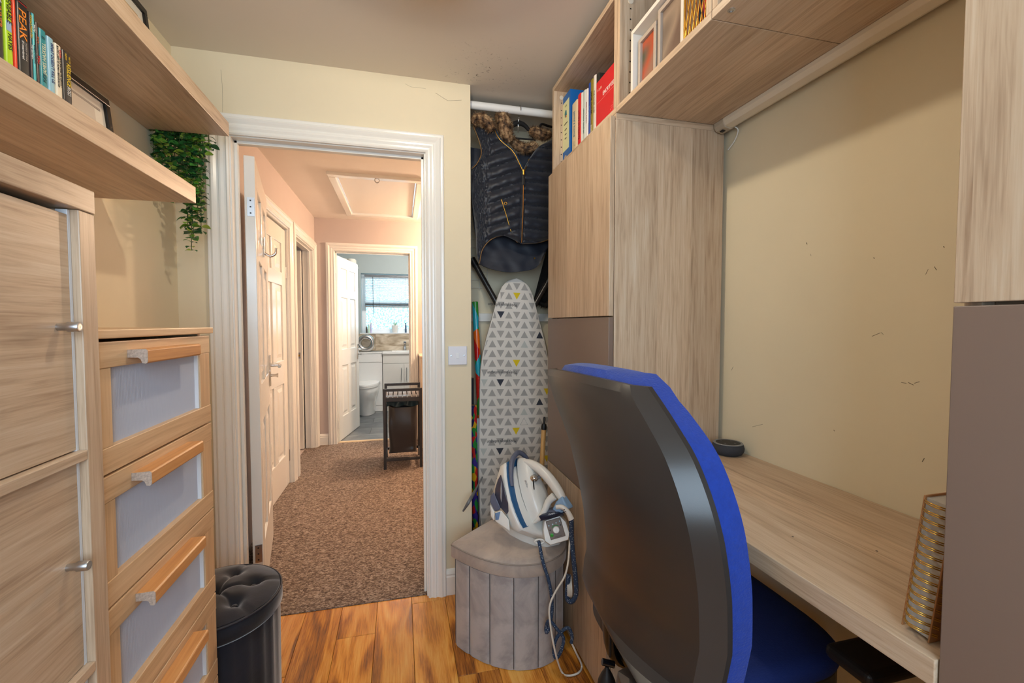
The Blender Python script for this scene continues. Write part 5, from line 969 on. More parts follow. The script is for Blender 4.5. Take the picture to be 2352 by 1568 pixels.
zp = gz(487, 665, GY - 0.056); bx('zip_pull', (zp.x - 0.005, zp.y - 0.004, zp.z - 0.014), (zp.x + 0.005, zp.y + 0.002, zp.z + 0.012), M_BRASS, gl, 0.002); bx('pull_tab', (zp.x - 0.006, zp.y - 0.003, zp.z - 0.062), (zp.x + 0.006, zp.y, zp.z - 0.016), M_BLACK, gl, 0.002)
MB().tube([gz(312, 880, GY - 0.048), gz(350, 1000, GY - 0.055), gz(388, 1130, GY - 0.05)], 0.0022, 6).build('pocket_zip', M_BRASS, gl, smooth=80); rp2 = gz(345, 910, GY - 0.06)
MB().tube([rp2 + Vector((0.007 * math.cos(t), 0, 0.006 * math.sin(t))) for t in [k * math.pi / 6 for k in range(12)]], 0.0018, 6, loop=True).build('pocket_pull', M_BRASS, gl, smooth=80)
for line, nm in (([(90, 300), (140, 430), (155, 520), (120, 600), (78, 640)], 'armhole_trim'), ([(140, 1380), (165, 1270), (235, 1190), (330, 1160), (405, 1188), (440, 1215)], 'hem_trim'), ([(475, 1225), (600, 1217), (690, 1190)], 'hem_trim')): MB().tube(smoothpts([gz(a, b, GY - 0.012) for a, b in line], 30), 0.0024, 6).build(nm, plain('tan_piping', (130,96,52), 0.5), gl, smooth=80)
sn = gz(572, 1338, GY + 0.03); MB(frame(sn, (1, 0, 0), (0, 0, 1))).lathe([(0, 0), (0.004, 0), (0.0045, 0.001), (0.003, 0.003), (0, 0.003)], n=16).build('snap_button', M_BRASS, gl, smooth=40)
def furmat():
    m, nt, b = newmat('brown_faux_fur'); L = nt.links.new; tc = nd(nt, 'ShaderNodeTexCoord'); n = nd(nt, 'ShaderNodeTexNoise', Scale=38.0, Detail=4.0); L(tc.outputs['Object'], n.inputs['Vector']); r = ramp(nt, [(0.36, (52,36,24)), (0.5, (128,96,66)), (0.66, (196,164,124))]); L(n.outputs['Fac'], r.inputs[0]); L(r.outputs[0], b.inputs['Base Color']); b.inputs['Roughness'].default_value = 0.8; return m
M_FUR = furmat()
def fur(name, pts, rad, parent, mat=None, nh=900, hl=0.016, seed=1):
    pts = smoothpts(pts, 26); rr = [rad * (0.72 + 0.28 * math.sin(math.pi * k / 25)) for k in range(26)]; mb = MB().tube(pts, rr, 14); Rn = random.Random(seed); base = list(mb.v[:26 * 14])
    for _ in range(nh):
        j = Rn.randrange(26); c = pts[j]; p = base[j * 14 + Rn.randrange(14)]; t = (pts[min(25, j + 1)] - pts[max(0, j - 1)]).normalized(); p = p + t * Rn.uniform(-1, 1) * 0.006
        d = ((p - c).normalized() + Vector((Rn.uniform(-.7, .7), Rn.uniform(-.7, .7), Rn.uniform(-.9, .4)))).normalized(); s = d.orthogonal().normalized() * 0.0012; q = p + d * hl * Rn.uniform(.5, 1.2)
        mb.v += [p - s, p + s, q]; n = len(mb.v); mb.f.append((n - 3, n - 2, n - 1))
    return mb.build(name, mat or M_FUR, parent, smooth=80, fix=False)
fur('fur_collar', [gz(85, 285, GY - 0.02), gz(120, 250, GY - 0.03), gz(170, 250, GY - 0.045), gz(215, 290, GY - 0.045), gz(240, 335, GY - 0.03)], 0.026, gl, seed=1)
fur('fur_collar', [gz(285, 235, GY + 0.02), gz(320, 240, GY), gz(335, 300, GY - 0.01), gz(350, 370, GY), gz(370, 425, GY + 0.015)], 0.036, gl, seed=2, nh=1200)
fur('fur_collar', [gz(390, 400, GY + 0.035), gz(430, 450, GY + 0.04), gz(500, 480, GY + 0.045), gz(560, 470, GY + 0.04), gz(590, 440, GY + 0.03)], 0.026, gl, seed=3)
fur('fur_collar', [gz(545, 345, GY + 0.01), gz(590, 355, GY - 0.01), gz(640, 375, GY - 0.01), gz(690, 370, GY)], 0.027, gl, seed=4)
hg = thing('coat_hanger', (0.60, 2.165, 2.2), 'black velvet coat hanger with chrome hook inside the gilet', 'hanger')
hc = gz(455, 165, 2.165); rr_ = 0.0205
hook = [Vector((hc.x + 0.004, 2.165 - rr_ * math.cos(a), 2.328 + rr_ * math.sin(a))) for a in [math.pi * (1.25 - k * 0.125) for k in range(0, 13)]]
hook = [Vector((hc.x, 2.165 + 0.023 * math.cos(a), 2.328 + 0.023 * math.sin(a))) for a in [math.radians(200 - k * 20) for k in range(12)]]
hook = hook + [Vector((hc.x, 2.178, 2.298)), Vector((hc.x - 0.001, 2.19, 2.27)), Vector((hc.x, 2.195, 2.235))]
MB().tube(smoothpts(hook, 40), 0.0025, 8).build('hook', M_CHROME, hg, smooth=80)
MB().tube(smoothpts([gz(260, 420, 2.21), gz(330, 340, 2.20), gz(400, 295, 2.195), gz(455, 282, 2.195), gz(510, 315, 2.20), gz(580, 420, 2.21)], 30), [0.006 + 0.007 * math.sin(math.pi * k / 29) for k in range(30)], 10, squash=1.0).build('shoulders', plain('black_flock', (18,17,18), 0.8), hg, smooth=80); MB().tube([gz(290, 390, 2.21), gz(575, 412, 2.21)], 0.0045, 8).build('crossbar', plain('black_flock', (18,17,18), 0.8), hg, smooth=80)
# second, dark coat behind to the right
dc = thing('dark_coat', (0.86, 2.25, 1.5), 'black fur trimmed coat hanging behind the tall cabinet', 'coat'); M_DC = plain('black_wool', (30,27,25), 0.9, bump=0.4, bscale=60)
P = []
for j in range(24):
    t = j / 23; z = 2.19 - t * 0.80; row = []
    for i in range(14):
        s = i / 13; w = 0.10 + 0.10 * min(1, t * 4); xl = 0.836 - 0.099 * max(0, (t - 0.55) / 0.45); x = xl + (1.07 - xl) * s; row.append(Vector((x, 2.430 - 0.035 * math.sin(math.pi * s) + 0.008 * math.sin(s * 22 + t * 3), z)))
    P.append(row)
MB().slab(P, [[p + Vector((0, 0.03, 0)) for p in r] for r in P]).build('body', M_DC, dc, 0.004, smooth=60)
fur('fur_trim', [(0.752, 2.415, 1.415), (0.785, 2.41, 1.39), (0.83, 2.41, 1.385), (0.9, 2.41, 1.38), (1.02, 2.415, 1.38)], 0.016, dc, plain('black_fur', (20,18,18), 0.8), 700, 0.02, 5)
fur('fur_collar', [(0.80, 2.37, 2.245), (0.84, 2.37, 2.245), (0.88, 2.375, 2.225), (0.96, 2.38, 2.215)], 0.022, dc, plain('black_fur', (20,18,18), 0.8), 600, 0.018, 6)
hg2 = thing('coat_hanger', (0.88, 2.165, 2.25), 'black hanger tip poking out beside the shelf unit', 'hanger', None)
MB().tube(smoothpts([ony(1241, 293, 2.165), ony(1242, 287, 2.165), ony(1247, 285, 2.165), ony(1262, 290, 2.18), Vector((0.90, 2.195, 2.262)), Vector((1.02, 2.21, 2.25))], 24), 0.006, 8).build('arm', plain('glossy_black', (18,18,20), 0.15), hg2, smooth=80)
MB().tube([(0.90, 2.165 - 0.023, 2.328), (0.90, 2.165 - 0.016, 2.345), (0.90, 2.165, 2.351), (0.90, 2.165 + 0.016, 2.345), (0.90, 2.165 + 0.023, 2.328), (0.90, 2.18, 2.30), (0.90, 2.195, 2.262)], 0.0025, 8).build('hook', M_CHROME, hg2, smooth=80)
# ironing board
ib = thing('ironing_board', (0.58, 2.28, 0), 'ironing board with grey triangle cover leaning in the alcove', 'ironing board')
BT = ony(1185, 640, 2.31); Bb = Vector((0.565, 2.20, 0.06)); bdn = (Bb - BT).normalized(); bxx = Vector((1, 0, 0)); bxx = (bxx - bdn * bxx.dot(bdn)).normalized(); bnn = bxx.cross(-bdn)      # bnn faces -y
MBd = Matrix((bxx, -bdn, bnn)).transposed().to_4x4(); MBd.translation = BT       # local x right, y up the board, z out
Lb = (Bb - BT).length
hw = [(0, 0.0), (0.006, 0.030), (0.018, 0.052), (0.045, 0.075), (0.085, 0.093), (0.13, 0.107), (0.22, 0.130), (0.32, 0.158), (0.40, 0.176), (0.48, 0.187), (0.60, 0.190), (1.0, 0.190), (1.25, 0.182), (1.36, 0.16), (Lb, 0.12)]
ss = [Lb * (k / 70) ** 1.6 for k in range(71)]; hwv = [interp(hw, q) for q in ss]
lft = [(-w, -q) for q, w in zip(ss, hwv)]; rgt = [(w, -q) for q, w in zip(ss, hwv)]; outl = lft + rgt[::-1][:-1]
M_CLOTH = plain('ironing_cover_cloth', (226,220,212), 0.9, bump=0.3, bscale=120, var=0.08, vscale=6)
P = [[(-w + 2 * w * i / 8, -q, 0.012 - 0.010 * abs(i / 4 - 1) ** 6) for i in range(9)] for q, w in zip(ss, hwv)]; Q = [[(x, y, -0.016) for x, y, z in r] for r in P]
MB(MBd).slab(P, Q).build('padded_cover', M_CLOTH, ib, smooth=50)
tri = {'grey': [], 'pale': [], 'dark': [], 'yellow': []}; outline = []
PX, PY, TB, TH = 0.0430, 0.0507, 0.0200, 0.0365
for r in range(28):
    yc = -0.044 - r * PY; w = interp(hw, -yc)
    for c in range(-5, 6):
        x = c * PX + 0.002; rr = r % 7; down = c % 2 == 0
        kind = 'grey'
        if c == 0 and rr == 1: kind = 'yellow'
        if c == 4 and rr == 4: kind = 'yellow'
        if c == -2 and rr == 3: kind = 'dark'
        if c == 3 and rr == 5: kind = 'dark'
        if (c == 1 and rr == 6) or (c == -4 and rr == 3): kind = 'pale'
        if c == 1 and r == 14: kind = None
        h2 = TH / 2; T = [(x - TB, yc + h2), (x + TB, yc + h2), (x, yc - h2)] if down else [(x - TB, yc - h2), (x + TB, yc - h2), (x, yc + h2)]
        # clip against the board edge
        lim = lambda y: interp(hw, max(0, -y)) - 0.004
        cl = [(max(-lim(b), min(lim(b), a)), b) for a, b in T]
        if all(abs(a - p) > 0.02 for (a, _), (p, _) in zip(T, cl)) or abs(x) > lim(yc) + 0.015: continue
        if kind is None: outline = cl; continue
        tri[kind].append(cl)
zc_ = lambda x, y: 0.0124 - 0.010 * min(1, abs(x) / max(0.02, interp(hw, max(0, -y)))) ** 6
for k, col in (('grey', (168,164,160)), ('pale', (190,192,186)), ('dark', (58,62,74)), ('yellow', (222,194,30))):
    mb = MB(MBd)
    for T in tri[k]:
        m = [((T[i][0] + T[(i + 1) % 3][0]) / 2, (T[i][1] + T[(i + 1) % 3][1]) / 2) for i in range(3)]
        mb.add([(a, b, zc_(a, b) + 0.0005) for a, b in T + m], [(0, 3, 5), (3, 1, 4), (5, 4, 2), (3, 4, 5)])
    o = mb.build('%s_triangle_print' % k, plain('print_' + k, col, 0.9), ib, fix=False); o['kind'] = 'stuff'
MB(MBd).tube([(a, b, 0.0125) for a, b in outline], 0.0008, 4, loop=True).build('outline_triangle', M_BLACK, ib)
for rrow in (2, 9, 16):
    yc = -0.044 - rrow * PY
    MB().text('Minky design collection', 0.023, MBd @ Matrix.Translation((-0.075, yc + 0.002, 0.0135)) @ Matrix.Rotation(math.pi, 4, 'Z') @ Matrix.Shear('XZ', 4, (0, 0)), maxw=0.155).build('lettering', plain('ink_30_30_34', (30,30,34), 0.8), ib)
M_LEG = plain('black_steel_tube', (44,40,38), 0.3)
for (u0, v0, u1, v1) in ((1086, 598, 1160, 730), (1262, 640, 1205, 740)):
    a = ony(u0, v0, 2.40 if u0 < 1200 else 2.355); b = ony(u1, v1, 2.345); MB().tube([a, a.lerp(b, 0.18), b], [0.0155, 0.0155, 0.0155], 12).build('leg', M_LEG, ib, smooth=50)
    MB().tube([a - (b - a).normalized() * 0.012, a + (b - a).normalized() * 0.035], 0.018, 12).build('leg_cap', M_BLACK, ib, smooth=50)
    MB().tube([b, Vector((0.60, 2.33, 0.65)), Vector((0.60 + (0.12 if u0 > 1200 else -0.12), 2.32, 0.20))], 0.0125, 10).build('leg', M_LEG, ib, smooth=50)
# gift wrap rolls and odds and ends
def giftmat(name, cols, sc):
    m, nt, b = newmat(name); L = nt.links.new; tc = nd(nt, 'ShaderNodeTexCoord'); mp = nd(nt, 'ShaderNodeMapping'); mp.inputs['Scale'].default_value = (1, 1, 0.45); L(tc.outputs['Object'], mp.inputs[0]); v = nd(nt, 'ShaderNodeTexVoronoi', Scale=float(sc)); L(mp.outputs[0], v.inputs['Vector']); s = nd(nt, 'ShaderNodeSeparateColor'); L(v.outputs['Color'], s.inputs[0])
    r = ramp(nt, [(i / len(cols), c) for i, c in enumerate(cols)]); r.color_ramp.interpolation = 'CONSTANT'; L(s.outputs[0], r.inputs[0]); L(r.outputs[0], b.inputs['Base Color']); b.inputs['Roughness'].default_value = 0.2; return m
def roll(p0, p1, r, mat, label):
    g = thing('gift_wrap_roll', Vector(p0), label, 'gift wrap', 'gift wrap rolls in the alcove'); p0, p1 = Vector(p0), Vector(p1); d = (p1 - p0).normalized()
    MB().tube([p0, p1], r, 20).build('paper', mat, g, smooth=50); MB().tube([p1 - d * 0.002, p1 + d * 0.0015], r * 0.7, 16).build('cardboard_core', plain('cardboard', (150,116,80), 0.8), g, smooth=50)
tw = ony(1091, 693, 2.37); roll((0.447, 2.335, 0.003), tw, 0.0165, giftmat('tulip_wrap', [(200,30,30), (240,110,30), (210,40,30), (60,150,60), (240,150,40), (40,170,190)], 24), 'red and orange tulip patterned gift wrap roll behind the ironing board')
roll((0.374, 2.262, 0.003), ony(1088, 930, 2.262), 0.016, giftmat('confetti_wrap', [(30,40,90), (200,40,40), (40,140,60), (220,170,30), (60,50,140)], 60), 'dark confetti patterned gift wrap roll by the alcove edge')
roll((0.362, 2.325, 0.003), ony(1083, 868, 2.325), 0.012, plain('dark_wrap', (42,48,60), 0.25), 'dark grey gift wrap roll by the alcove edge')
roll((0.410, 2.290, 0.003), ony(1097, 960, 2.290), 0.009, plain('silver_wrap', (190,196,204), 0.2), 'thin silver gift wrap roll beside the ironing board')
bg = thing('carrier_bag', (0.41, 2.405, 0), 'dark grey fabric bag slumped at the alcove edge', 'bag'); P = []
for j in range(14):
    t = j / 13; row = []
    for i in range(21):
        a = i / 20 * 2 * math.pi; row.append(Vector((0.410 + (0.062 - 0.030 * t) * math.cos(a) * (1 + 0.12 * noise.noise((math.cos(a), math.sin(a), t * 3))), 2.437 + (0.045 - 0.022 * t) * math.sin(a), 0.002 + 0.56 * t)))
    P.append(row)
MB().rings([r[:-1] for r in P]).build('body', plain('charcoal_nylon', (58,56,58), 0.5, bump=0.5, bscale=30), bg, smooth=70)
MB().tube(smoothpts([(0.43, 2.43, 0.555), (0.415, 2.425, 0.62), (0.395, 2.43, 0.555)], 14), 0.006, 6).build('strap', M_BLACK, bg, smooth=70)
hv = thing('plastic_wand', ony(1065, 1175, 1.98), 'grey plastic wand leaning across the alcove edge', 'wand')
MB().tube(smoothpts([onz(1064, 1173, 0.432), ony(1078, 1150, 1.94), ony(1092, 1125, 2.08), ony(1108, 1095, 2.13)], 16), [0.004 + 0.004 * math.sin(math.pi * min(1, k / 12)) for k in range(16)], 8).build('shaft', plain('grey_plastic', (110,112,114), 0.35), hv, smooth=70)
pw = thing('wooden_pole', (0.645, 1.99, 0), 'wooden broom pole with black screw tip beside the cabinet', 'pole')
pt_ = ony(1249, 985, 2.0); pb_ = Vector((0.612, 1.985, 0.001))
MB().tube([pb_, pt_], 0.0115, 14).build('shaft', wood('pine', 'z', (232,190,130), (220,172,108), (196,146,84)), pw, smooth=50)
dpt = (pt_ - pb_).normalized(); MB().tube([pt_ - dpt * 0.002, pt_ + dpt * 0.012, pt_ + dpt * 0.024, pt_ + dpt * 0.025, pt_ + dpt * 0.05, pt_ + dpt * 0.058], [0.0135, 0.0135, 0.011, 0.006, 0.006, 0.004], 14).build('screw_tip', M_BLACK, pw, smooth=40)
wr = thing('wire_grid_rack', (0.40, 2.49, 1.6), 'white wire grid rack on the alcove back wall', 'rack'); M_WW = plain('white_coated_wire', (226,220,206), 0.4)
for k in range(4): MB().tube([(0.345 + k * 0.045, 2.488, 1.47), (0.345 + k * 0.045, 2.488, 1.85)], 0.002, 6).build('wire', M_WW, wr, smooth=80)
for k in range(9): MB().tube([(0.335, 2.485, 1.48 + k * 0.045), (0.49, 2.485, 1.48 + k * 0.045)], 0.002, 6).build('wire', M_WW, wr, smooth=80)
# light switch
ls2 = thing('light_switch', (0.259, YD, 1.131), 'white square light switch beside the doorway', 'switch')
MB().box((0.215, YD - 0.009, 1.088), (0.303, YD - 0.0002, 1.175)).build('plate', plain('white_switch_plastic', (226,228,236), 0.3), ls2, 0.003, seg=3)
MB().box((0.252, YD - 0.0115, 1.118), (0.266, YD - 0.0085, 1.144)).build('rocker', plain('white_rocker_plastic', (236,238,242), 0.25), ls2, 0.001)
for x in (0.229, 0.290): MB(frame((x, YD - 0.009, 1.131), (1, 0, 0), (0, 0, 1))).lathe([(0, 0), (0.0042, 0), (0.004, 0.001), (0, 0.0012)], n=14).build('screw', M_STEEL, ls2, smooth=40)
# ------------------------------------------------------------------ hall: laundry hamper, banister
hm = thing('laundry_hamper', (0.015, 4.16, 0), 'dark metal laundry hamper with slatted bench top and black bag', 'hamper')
HA, HB, HF, HR = -0.150, 0.183, 4.0, 4.40; M_HF = plain('dark_powder_coated_steel', (46,44,46), 0.45); q = 0.024
for x in (HA, HB - q):
    for y in (HF, HR - q): bx('post', (x, y, 0.004), (x + q, y + q, 0.712), M_HF, hm, 0.002)
for y in (HF, HR - q):
    bx('top_rail', (HA + q, y, 0.688), (HB - q, y + q, 0.712), M_HF, hm, 0.002); bx('seat_rail', (HA + q, y, 0.600), (HB - q, y + q, 0.632), M_HF, hm, 0.002); bx('foot_rail', (HA + q, y, 0.075), (HB - q, y + q, 0.097), M_HF, hm, 0.002)
for x in (HA, HB - q): bx('side_rail', (x, HF + q, 0.605), (x + q, HR - q, 0.625), M_HF, hm, 0.002); bx('side_foot_rail', (x, HF + q, 0.075), (x + q, HR - q, 0.097), M_HF, hm, 0.002)
for k in range(8): bx('slat', (HA + 0.006 + k * 0.0405, HF + 0.003, 0.633), (HA + 0.006 + k * 0.0405 + 0.033, HR - 0.003, 0.645), plain('satin_dark_slat', (120,116,118), 0.18), hm, 0.0015)
P = []
for j in range(30):
    t = j / 29; z = 0.135 + t * 0.405; row = []; rad = 1.0 - 0.07 * (1 - t) - 0.02 * math.sin(t * 9)
    for i in range(64):
        a = i / 64 * 2 * math.pi; c, s = math.cos(a), math.sin(a); ex = 0.28; x = 0.0165 + 0.128 * rad * abs(c) ** ex * (1 if c > 0 else -1); y = 4.2 + 0.165 * rad * abs(s) ** ex * (1 if s > 0 else -1)
        f = 0.010 * noise.noise((x * 14, y * 14, z * 6)) + 0.008 * math.sin(x * 60 + z * 14) * (t > 0.1); y += f * (1 if s < 0 else -1) - (0.012 * math.sin(math.pi * t) if s < 0 else 0); zz = z + (0.03 * abs(c) ** 2 * t if s < 0 else 0)
        row.append(Vector((x, y, zz)))
    P.append(row)
MB().rings(P, cap=False).build('laundry_bag', plain('black_nylon', (44,42,44), 0.38, bump=0.3, bscale=24), hm, smooth=80); bx('bag_base', (HA + 0.045, HF + 0.06, 0.13), (HB - 0.045, HR - 0.06, 0.138), plain('black_nylon', (44,42,44), 0.38), hm)
mb = MB().grid([[Vector((HA + 0.03 + 0.273 * i / 20, HF + 0.045 + 0.012 * math.sin(i * 0.9) + 0.08 * (j / 3), 0.55 + 0.018 * j + 0.008 * math.sin(i * 0.7 + j))) for i in range(21)] for j in range(4)]); mb.build('laundry', plain('teal_cloth', (22,50,60), 0.6, bump=0.5, bscale=30), hm, smooth=80)
for x in (HA + 0.024, HB - 0.030): bx('bag_hook', (x, HF + 0.03, 0.56), (x + 0.006, HR - 0.03, 0.575), M_HF, hm)
bn = thing('banister_wall', (0.27, 4.7, 0), 'cream boxed banister end beside the bathroom doorway', 'banister'); bx('panel', (0.200, 4.62, 0.004), (0.30, 4.985, 0.93), plain('cream_gloss', (232,210,182), 0.3), bn, 0.004); bx('cap', (0.19, 4.60, 0.9305), (0.31, 4.995, 0.955), plain('cream_gloss', (232,210,182), 0.3), bn, 0.006)
ll = thing('landing_lamp', (0.90, 4.40, CE), 'small pendant lamp over the landing, out of sight', 'lamp')
MB().lathe([(0.05, 0), (0.05, -0.015), (0.004, -0.02), (0.004, -0.16), (0.02, -0.165), (0.02, -0.20), (0.001, -0.2)], (0.90, 4.40, CE), 20).build('rose_and_holder', M_WHITE, ll, smooth=40)
# ------------------------------------------------------------------ bathroom
UF = 6.74
wc = thing('cistern_unit', (-0.53, 6.87, 0), 'white gloss cistern cabinet behind the toilet', 'cabinet'); M_WG = plain('white_gloss_laminate', (244,244,242), 0.15)
bx('carcass', (-0.80, UF + 0.018, 0.0), (-0.2565, BY - 0.012, 0.845), M_WG, wc); bx('lower_panel', (-0.80, UF, 0.09), (-0.2575, UF + 0.0178, 0.715), M_WG, wc, 0.002); bx('upper_panel', (-0.80, UF, 0.721), (-0.2575, UF + 0.0178, 0.842), M_WG, wc, 0.002); bx('plinth', (-0.80, UF + 0.004, 0.004), (-0.2575, UF + 0.0178, 0.085), M_WG, wc)
bx('top', (-0.80, UF - 0.006, 0.846), (-0.2565, BY - 0.012, 0.866), M_WG, wc, 0.003)
va = thing('vanity_unit', (0.05, 6.85, 0), 'white two door vanity unit with basin top', 'vanity'); bx('carcass', (-0.250, UF + 0.006, 0.0), (0.352, BY - 0.012, 0.835), plain('pale_grey_laminate', (228,226,220), 0.2), va)
bx('fascia', (-0.248, UF - 0.012, 0.700), (0.350, UF + 0.0058, 0.834), plain('pale_grey_laminate', (228,226,220), 0.2), va, 0.002)
for a, b, hx in ((-0.248, 0.050, 0.015), (0.053, 0.350, 0.088)):
    d = bx('door', (a, UF - 0.012, 0.09), (b, UF + 0.0058, 0.695), plain('pale_grey_laminate', (228,226,220), 0.2), va, 0.002)
    MB().tube([(hx, UF - 0.012, 0.45), (hx, UF - 0.038, 0.45), (hx, UF - 0.038, 0.63), (hx, UF - 0.012, 0.63)], 0.005, 8).build('handle', M_STEEL, d, smooth=30)
bx('basin_top', (-0.254, UF - 0.035, 0.8355), (0.356, BY - 0.012, 0.872), M_WG, va, 0.006); bx('basin_rim', (-0.12, UF + 0.02, 0.8722), (0.26, BY - 0.07, 0.880), M_WG, va, 0.004)
tp_ = thing('basin_tap', (0.065, 6.90, 0.872), 'chrome mixer tap on the basin top', 'tap'); MB().lathe([(0, 0), (0.026, 0), (0.026, 0.006), (0.021, 0.01), (0.021, 0.11), (0.018, 0.118), (0, 0.118)], (0.068, 6.925, 0.8725), 20).build('body', M_CHROME, tp_, smooth=40)
MB().tube([(0.068, 6.915, 0.955), (0.068, 6.86, 0.965), (0.068, 6.82, 0.955)], [0.016, 0.014, 0.012], 12).build('spout', M_CHROME, tp_, smooth=50); bx('lever', (0.048, 6.885, 0.993), (0.088, 6.945, 1.012), plain('dark_chrome', (90,96,104), 0.15, metal=1), tp_, 0.004)
bsp = thing('wall_tiles', (0.0, BY, 0.87), 'beige travertine splashback tiles under the bathroom window', 'tiles')
for a, b in ((-0.90, -0.362), (-0.359, 0.239), (0.242, 0.60)): bx('tile', (a, BY - 0.011, 0.874), (b, BY - 0.0005, 1.128), M_TILE, bsp, 0.001)
# window with frosted pane, sill, blind
w1_ = thing('window_1', (0, BY + 0.15, BWZ0), 'white bathroom window with frosted glass', 'window', kind='structure'); M_UPVC = plain('white_upvc', (244,246,248), 0.25); yf0, yf1 = BY + 0.13, BY + 0.19
for a, b in (((BWX0, BWZ0), (BWX0 + 0.06, BWZ1)), ((BWX1 - 0.06, BWZ0), (BWX1, BWZ1)), ((BWX0 + 0.06, BWZ0), (BWX1 - 0.06, BWZ0 + 0.065)), ((BWX0 + 0.06, BWZ1 - 0.06), (BWX1 - 0.06, BWZ1)), ((BWX0 + 0.06, 1.555), (BWX1 - 0.06, 1.625))): bx('frame', (a[0], yf0, a[1]), (b[0], yf1, b[1]), M_UPVC, w1_, 0.004)
def frost():
    m = bpy.data.materials.new('frosted_glass'); m.use_nodes = True; nt = m.node_tree; nt.nodes.clear(); L = nt.links.new; out = nd(nt, 'ShaderNodeOutputMaterial'); tr = nd(nt, 'ShaderNodeBsdfTranslucent'); tp = nd(nt, 'ShaderNodeBsdfTransparent'); mx = nd(nt, 'ShaderNodeMixShader'); tc = nd(nt, 'ShaderNodeTexCoord')
    n = nd(nt, 'ShaderNodeTexNoise', Scale=45.0, Detail=3.0); L(tc.outputs['Object'], n.inputs['Vector']); r = ramp(nt, [(0.42, (150,206,222)), (0.60, (240,248,250))]); L(n.outputs['Fac'], r.inputs[0]); L(r.outputs[0], tr.inputs[0]); tp.inputs[0].default_value = srgb(235,245,248); mx.inputs[0].default_value = 0.82; L(tp.outputs[0], mx.inputs[1]); L(tr.outputs[0], mx.inputs[2]); L(mx.outputs[0], out.inputs[0]); return m
M_FROST = frost()
bx('pane', (BWX0 + 0.06, BY + 0.155, BWZ0 + 0.065), (BWX1 - 0.06, BY + 0.163, 1.555), M_FROST, w1_, 0); bx('pane', (BWX0 + 0.06, BY + 0.155, 1.625), (BWX1 - 0.06, BY + 0.163, BWZ1 - 0.06), M_FROST, w1_, 0)
bx('sill', (BWX0 - 0.02, BY - 0.02, BWZ0 - 0.008), (BWX1, yf0, BWZ0 + 0.006), M_UPVC, w1_, 0.003)
hb = bx('window_handle', (0.00, yf0 - 0.02, 1.60), (0.03, yf0, 1.615), M_STEEL, w1_, 0.002); MB().tube([(0.015, yf0 - 0.025, 1.608), (-0.02, yf0 - 0.035, 1.612), (-0.10, yf0 - 0.035, 1.605)], 0.007, 8).build('handle_arm', M_STEEL, hb, smooth=60)
vb = thing('venetian_blind', (0, BY + 0.05, 2.0), 'white venetian blind half lowered over the bathroom window', 'blind'); yv = BY + 0.045; M_SLAT = plain('pale_blind_slat', (226,230,234), 0.3); M_RAIL = plain('grey_blind_rail', (108,112,116), 0.4)
va0, va1 = -0.505, 0.49
bx('head_rail', (va0 - 0.005, yv - 0.014, 1.985), (va1, yv + 0.014, 2.012), M_RAIL, vb, 0.002); bx('bottom_rail', (va0, yv - 0.013, 1.525), (va1, yv + 0.013, 1.545), plain('taupe_blind_rail', (140,130,120), 0.4), vb, 0.002)
for k in range(20):
    z = 1.558 + (0.008 * k if k < 4 else 0.024 + (k - 3) * 0.0248); 
    if z > 1.98: break
    MB().add([(va0, yv - 0.011, z - 0.0075), (va1, yv - 0.011, z - 0.0075), (va1, yv + 0.011, z + 0.0075), (va0, yv + 0.011, z + 0.0075), (va0, yv - 0.011, z - 0.0061), (va1, yv - 0.011, z - 0.0061), (va1, yv + 0.011, z + 0.0089), (va0, yv + 0.011, z + 0.0089)], [(0,3,2,1), (4,5,6,7), (0,1,5,4), (1,2,6,5), (2,3,7,6), (3,0,4,7)]).build('slat', M_SLAT if k > 3 else M_RAIL, vb)
for x in (-0.30, 0.09): MB().tube([(x, yv - 0.013, 1.53), (x, yv - 0.013, 1.99)], 0.0012, 5).build('ladder_cord', M_RAIL, vb)
MB().tube([(-0.39, yv - 0.02, 1.98), (-0.385, yv - 0.022, 1.40)], 0.004, 6).build('tilt_wand', plain('dark_wand', (70,74,80), 0.4), vb, smooth=60)
pp = thing('potted_plant', (-0.08, BY + 0.04, BWZ0), 'small white pot with spiky green plant on the window sill', 'plant'); pc = Vector((-0.075, BY + 0.04, BWZ0 + 0.0065))
MB().lathe([(0, 0), (0.042, 0), (0.05, 0.05), (0.053, 0.105), (0.053, 0.115), (0.046, 0.115), (0.044, 0.10), (0, 0.10)], pc, 24).build('pot', plain('white_ceramic', (236,234,230), 0.3), pp, smooth=40)
Rn = random.Random(5)
for k in range(18):
    a = Rn.uniform(0, 6.28); t = Rn.uniform(0.2, 1.0); d = Vector((math.cos(a) * t, math.sin(a) * t, 1)).normalized(); b = pc + Vector((0, 0, 0.1)); s = d.cross(Vector((0, 0, 1))); s = (s.normalized() if s.length > 1e-3 else Vector((1, 0, 0))) * 0.006; L_ = Rn.uniform(0.08, 0.14); m = b + d * L_ * 0.55; e = b + d * L_ - Vector((0, 0, 0.02 * t)); MB().add([b - s * .5, b + s * .5, m + s, e, m - s, m + Vector((0, 0, 0.001))], [(0, 1, 5), (1, 2, 5), (2, 3, 5), (3, 4, 5), (4, 0, 5)]).build('leaf', plain('spiky_leaf' if k % 2 else 'pale_leaf', (150,170,60) if k % 2 else (214,220,196), 0.4), pp, fix=False)
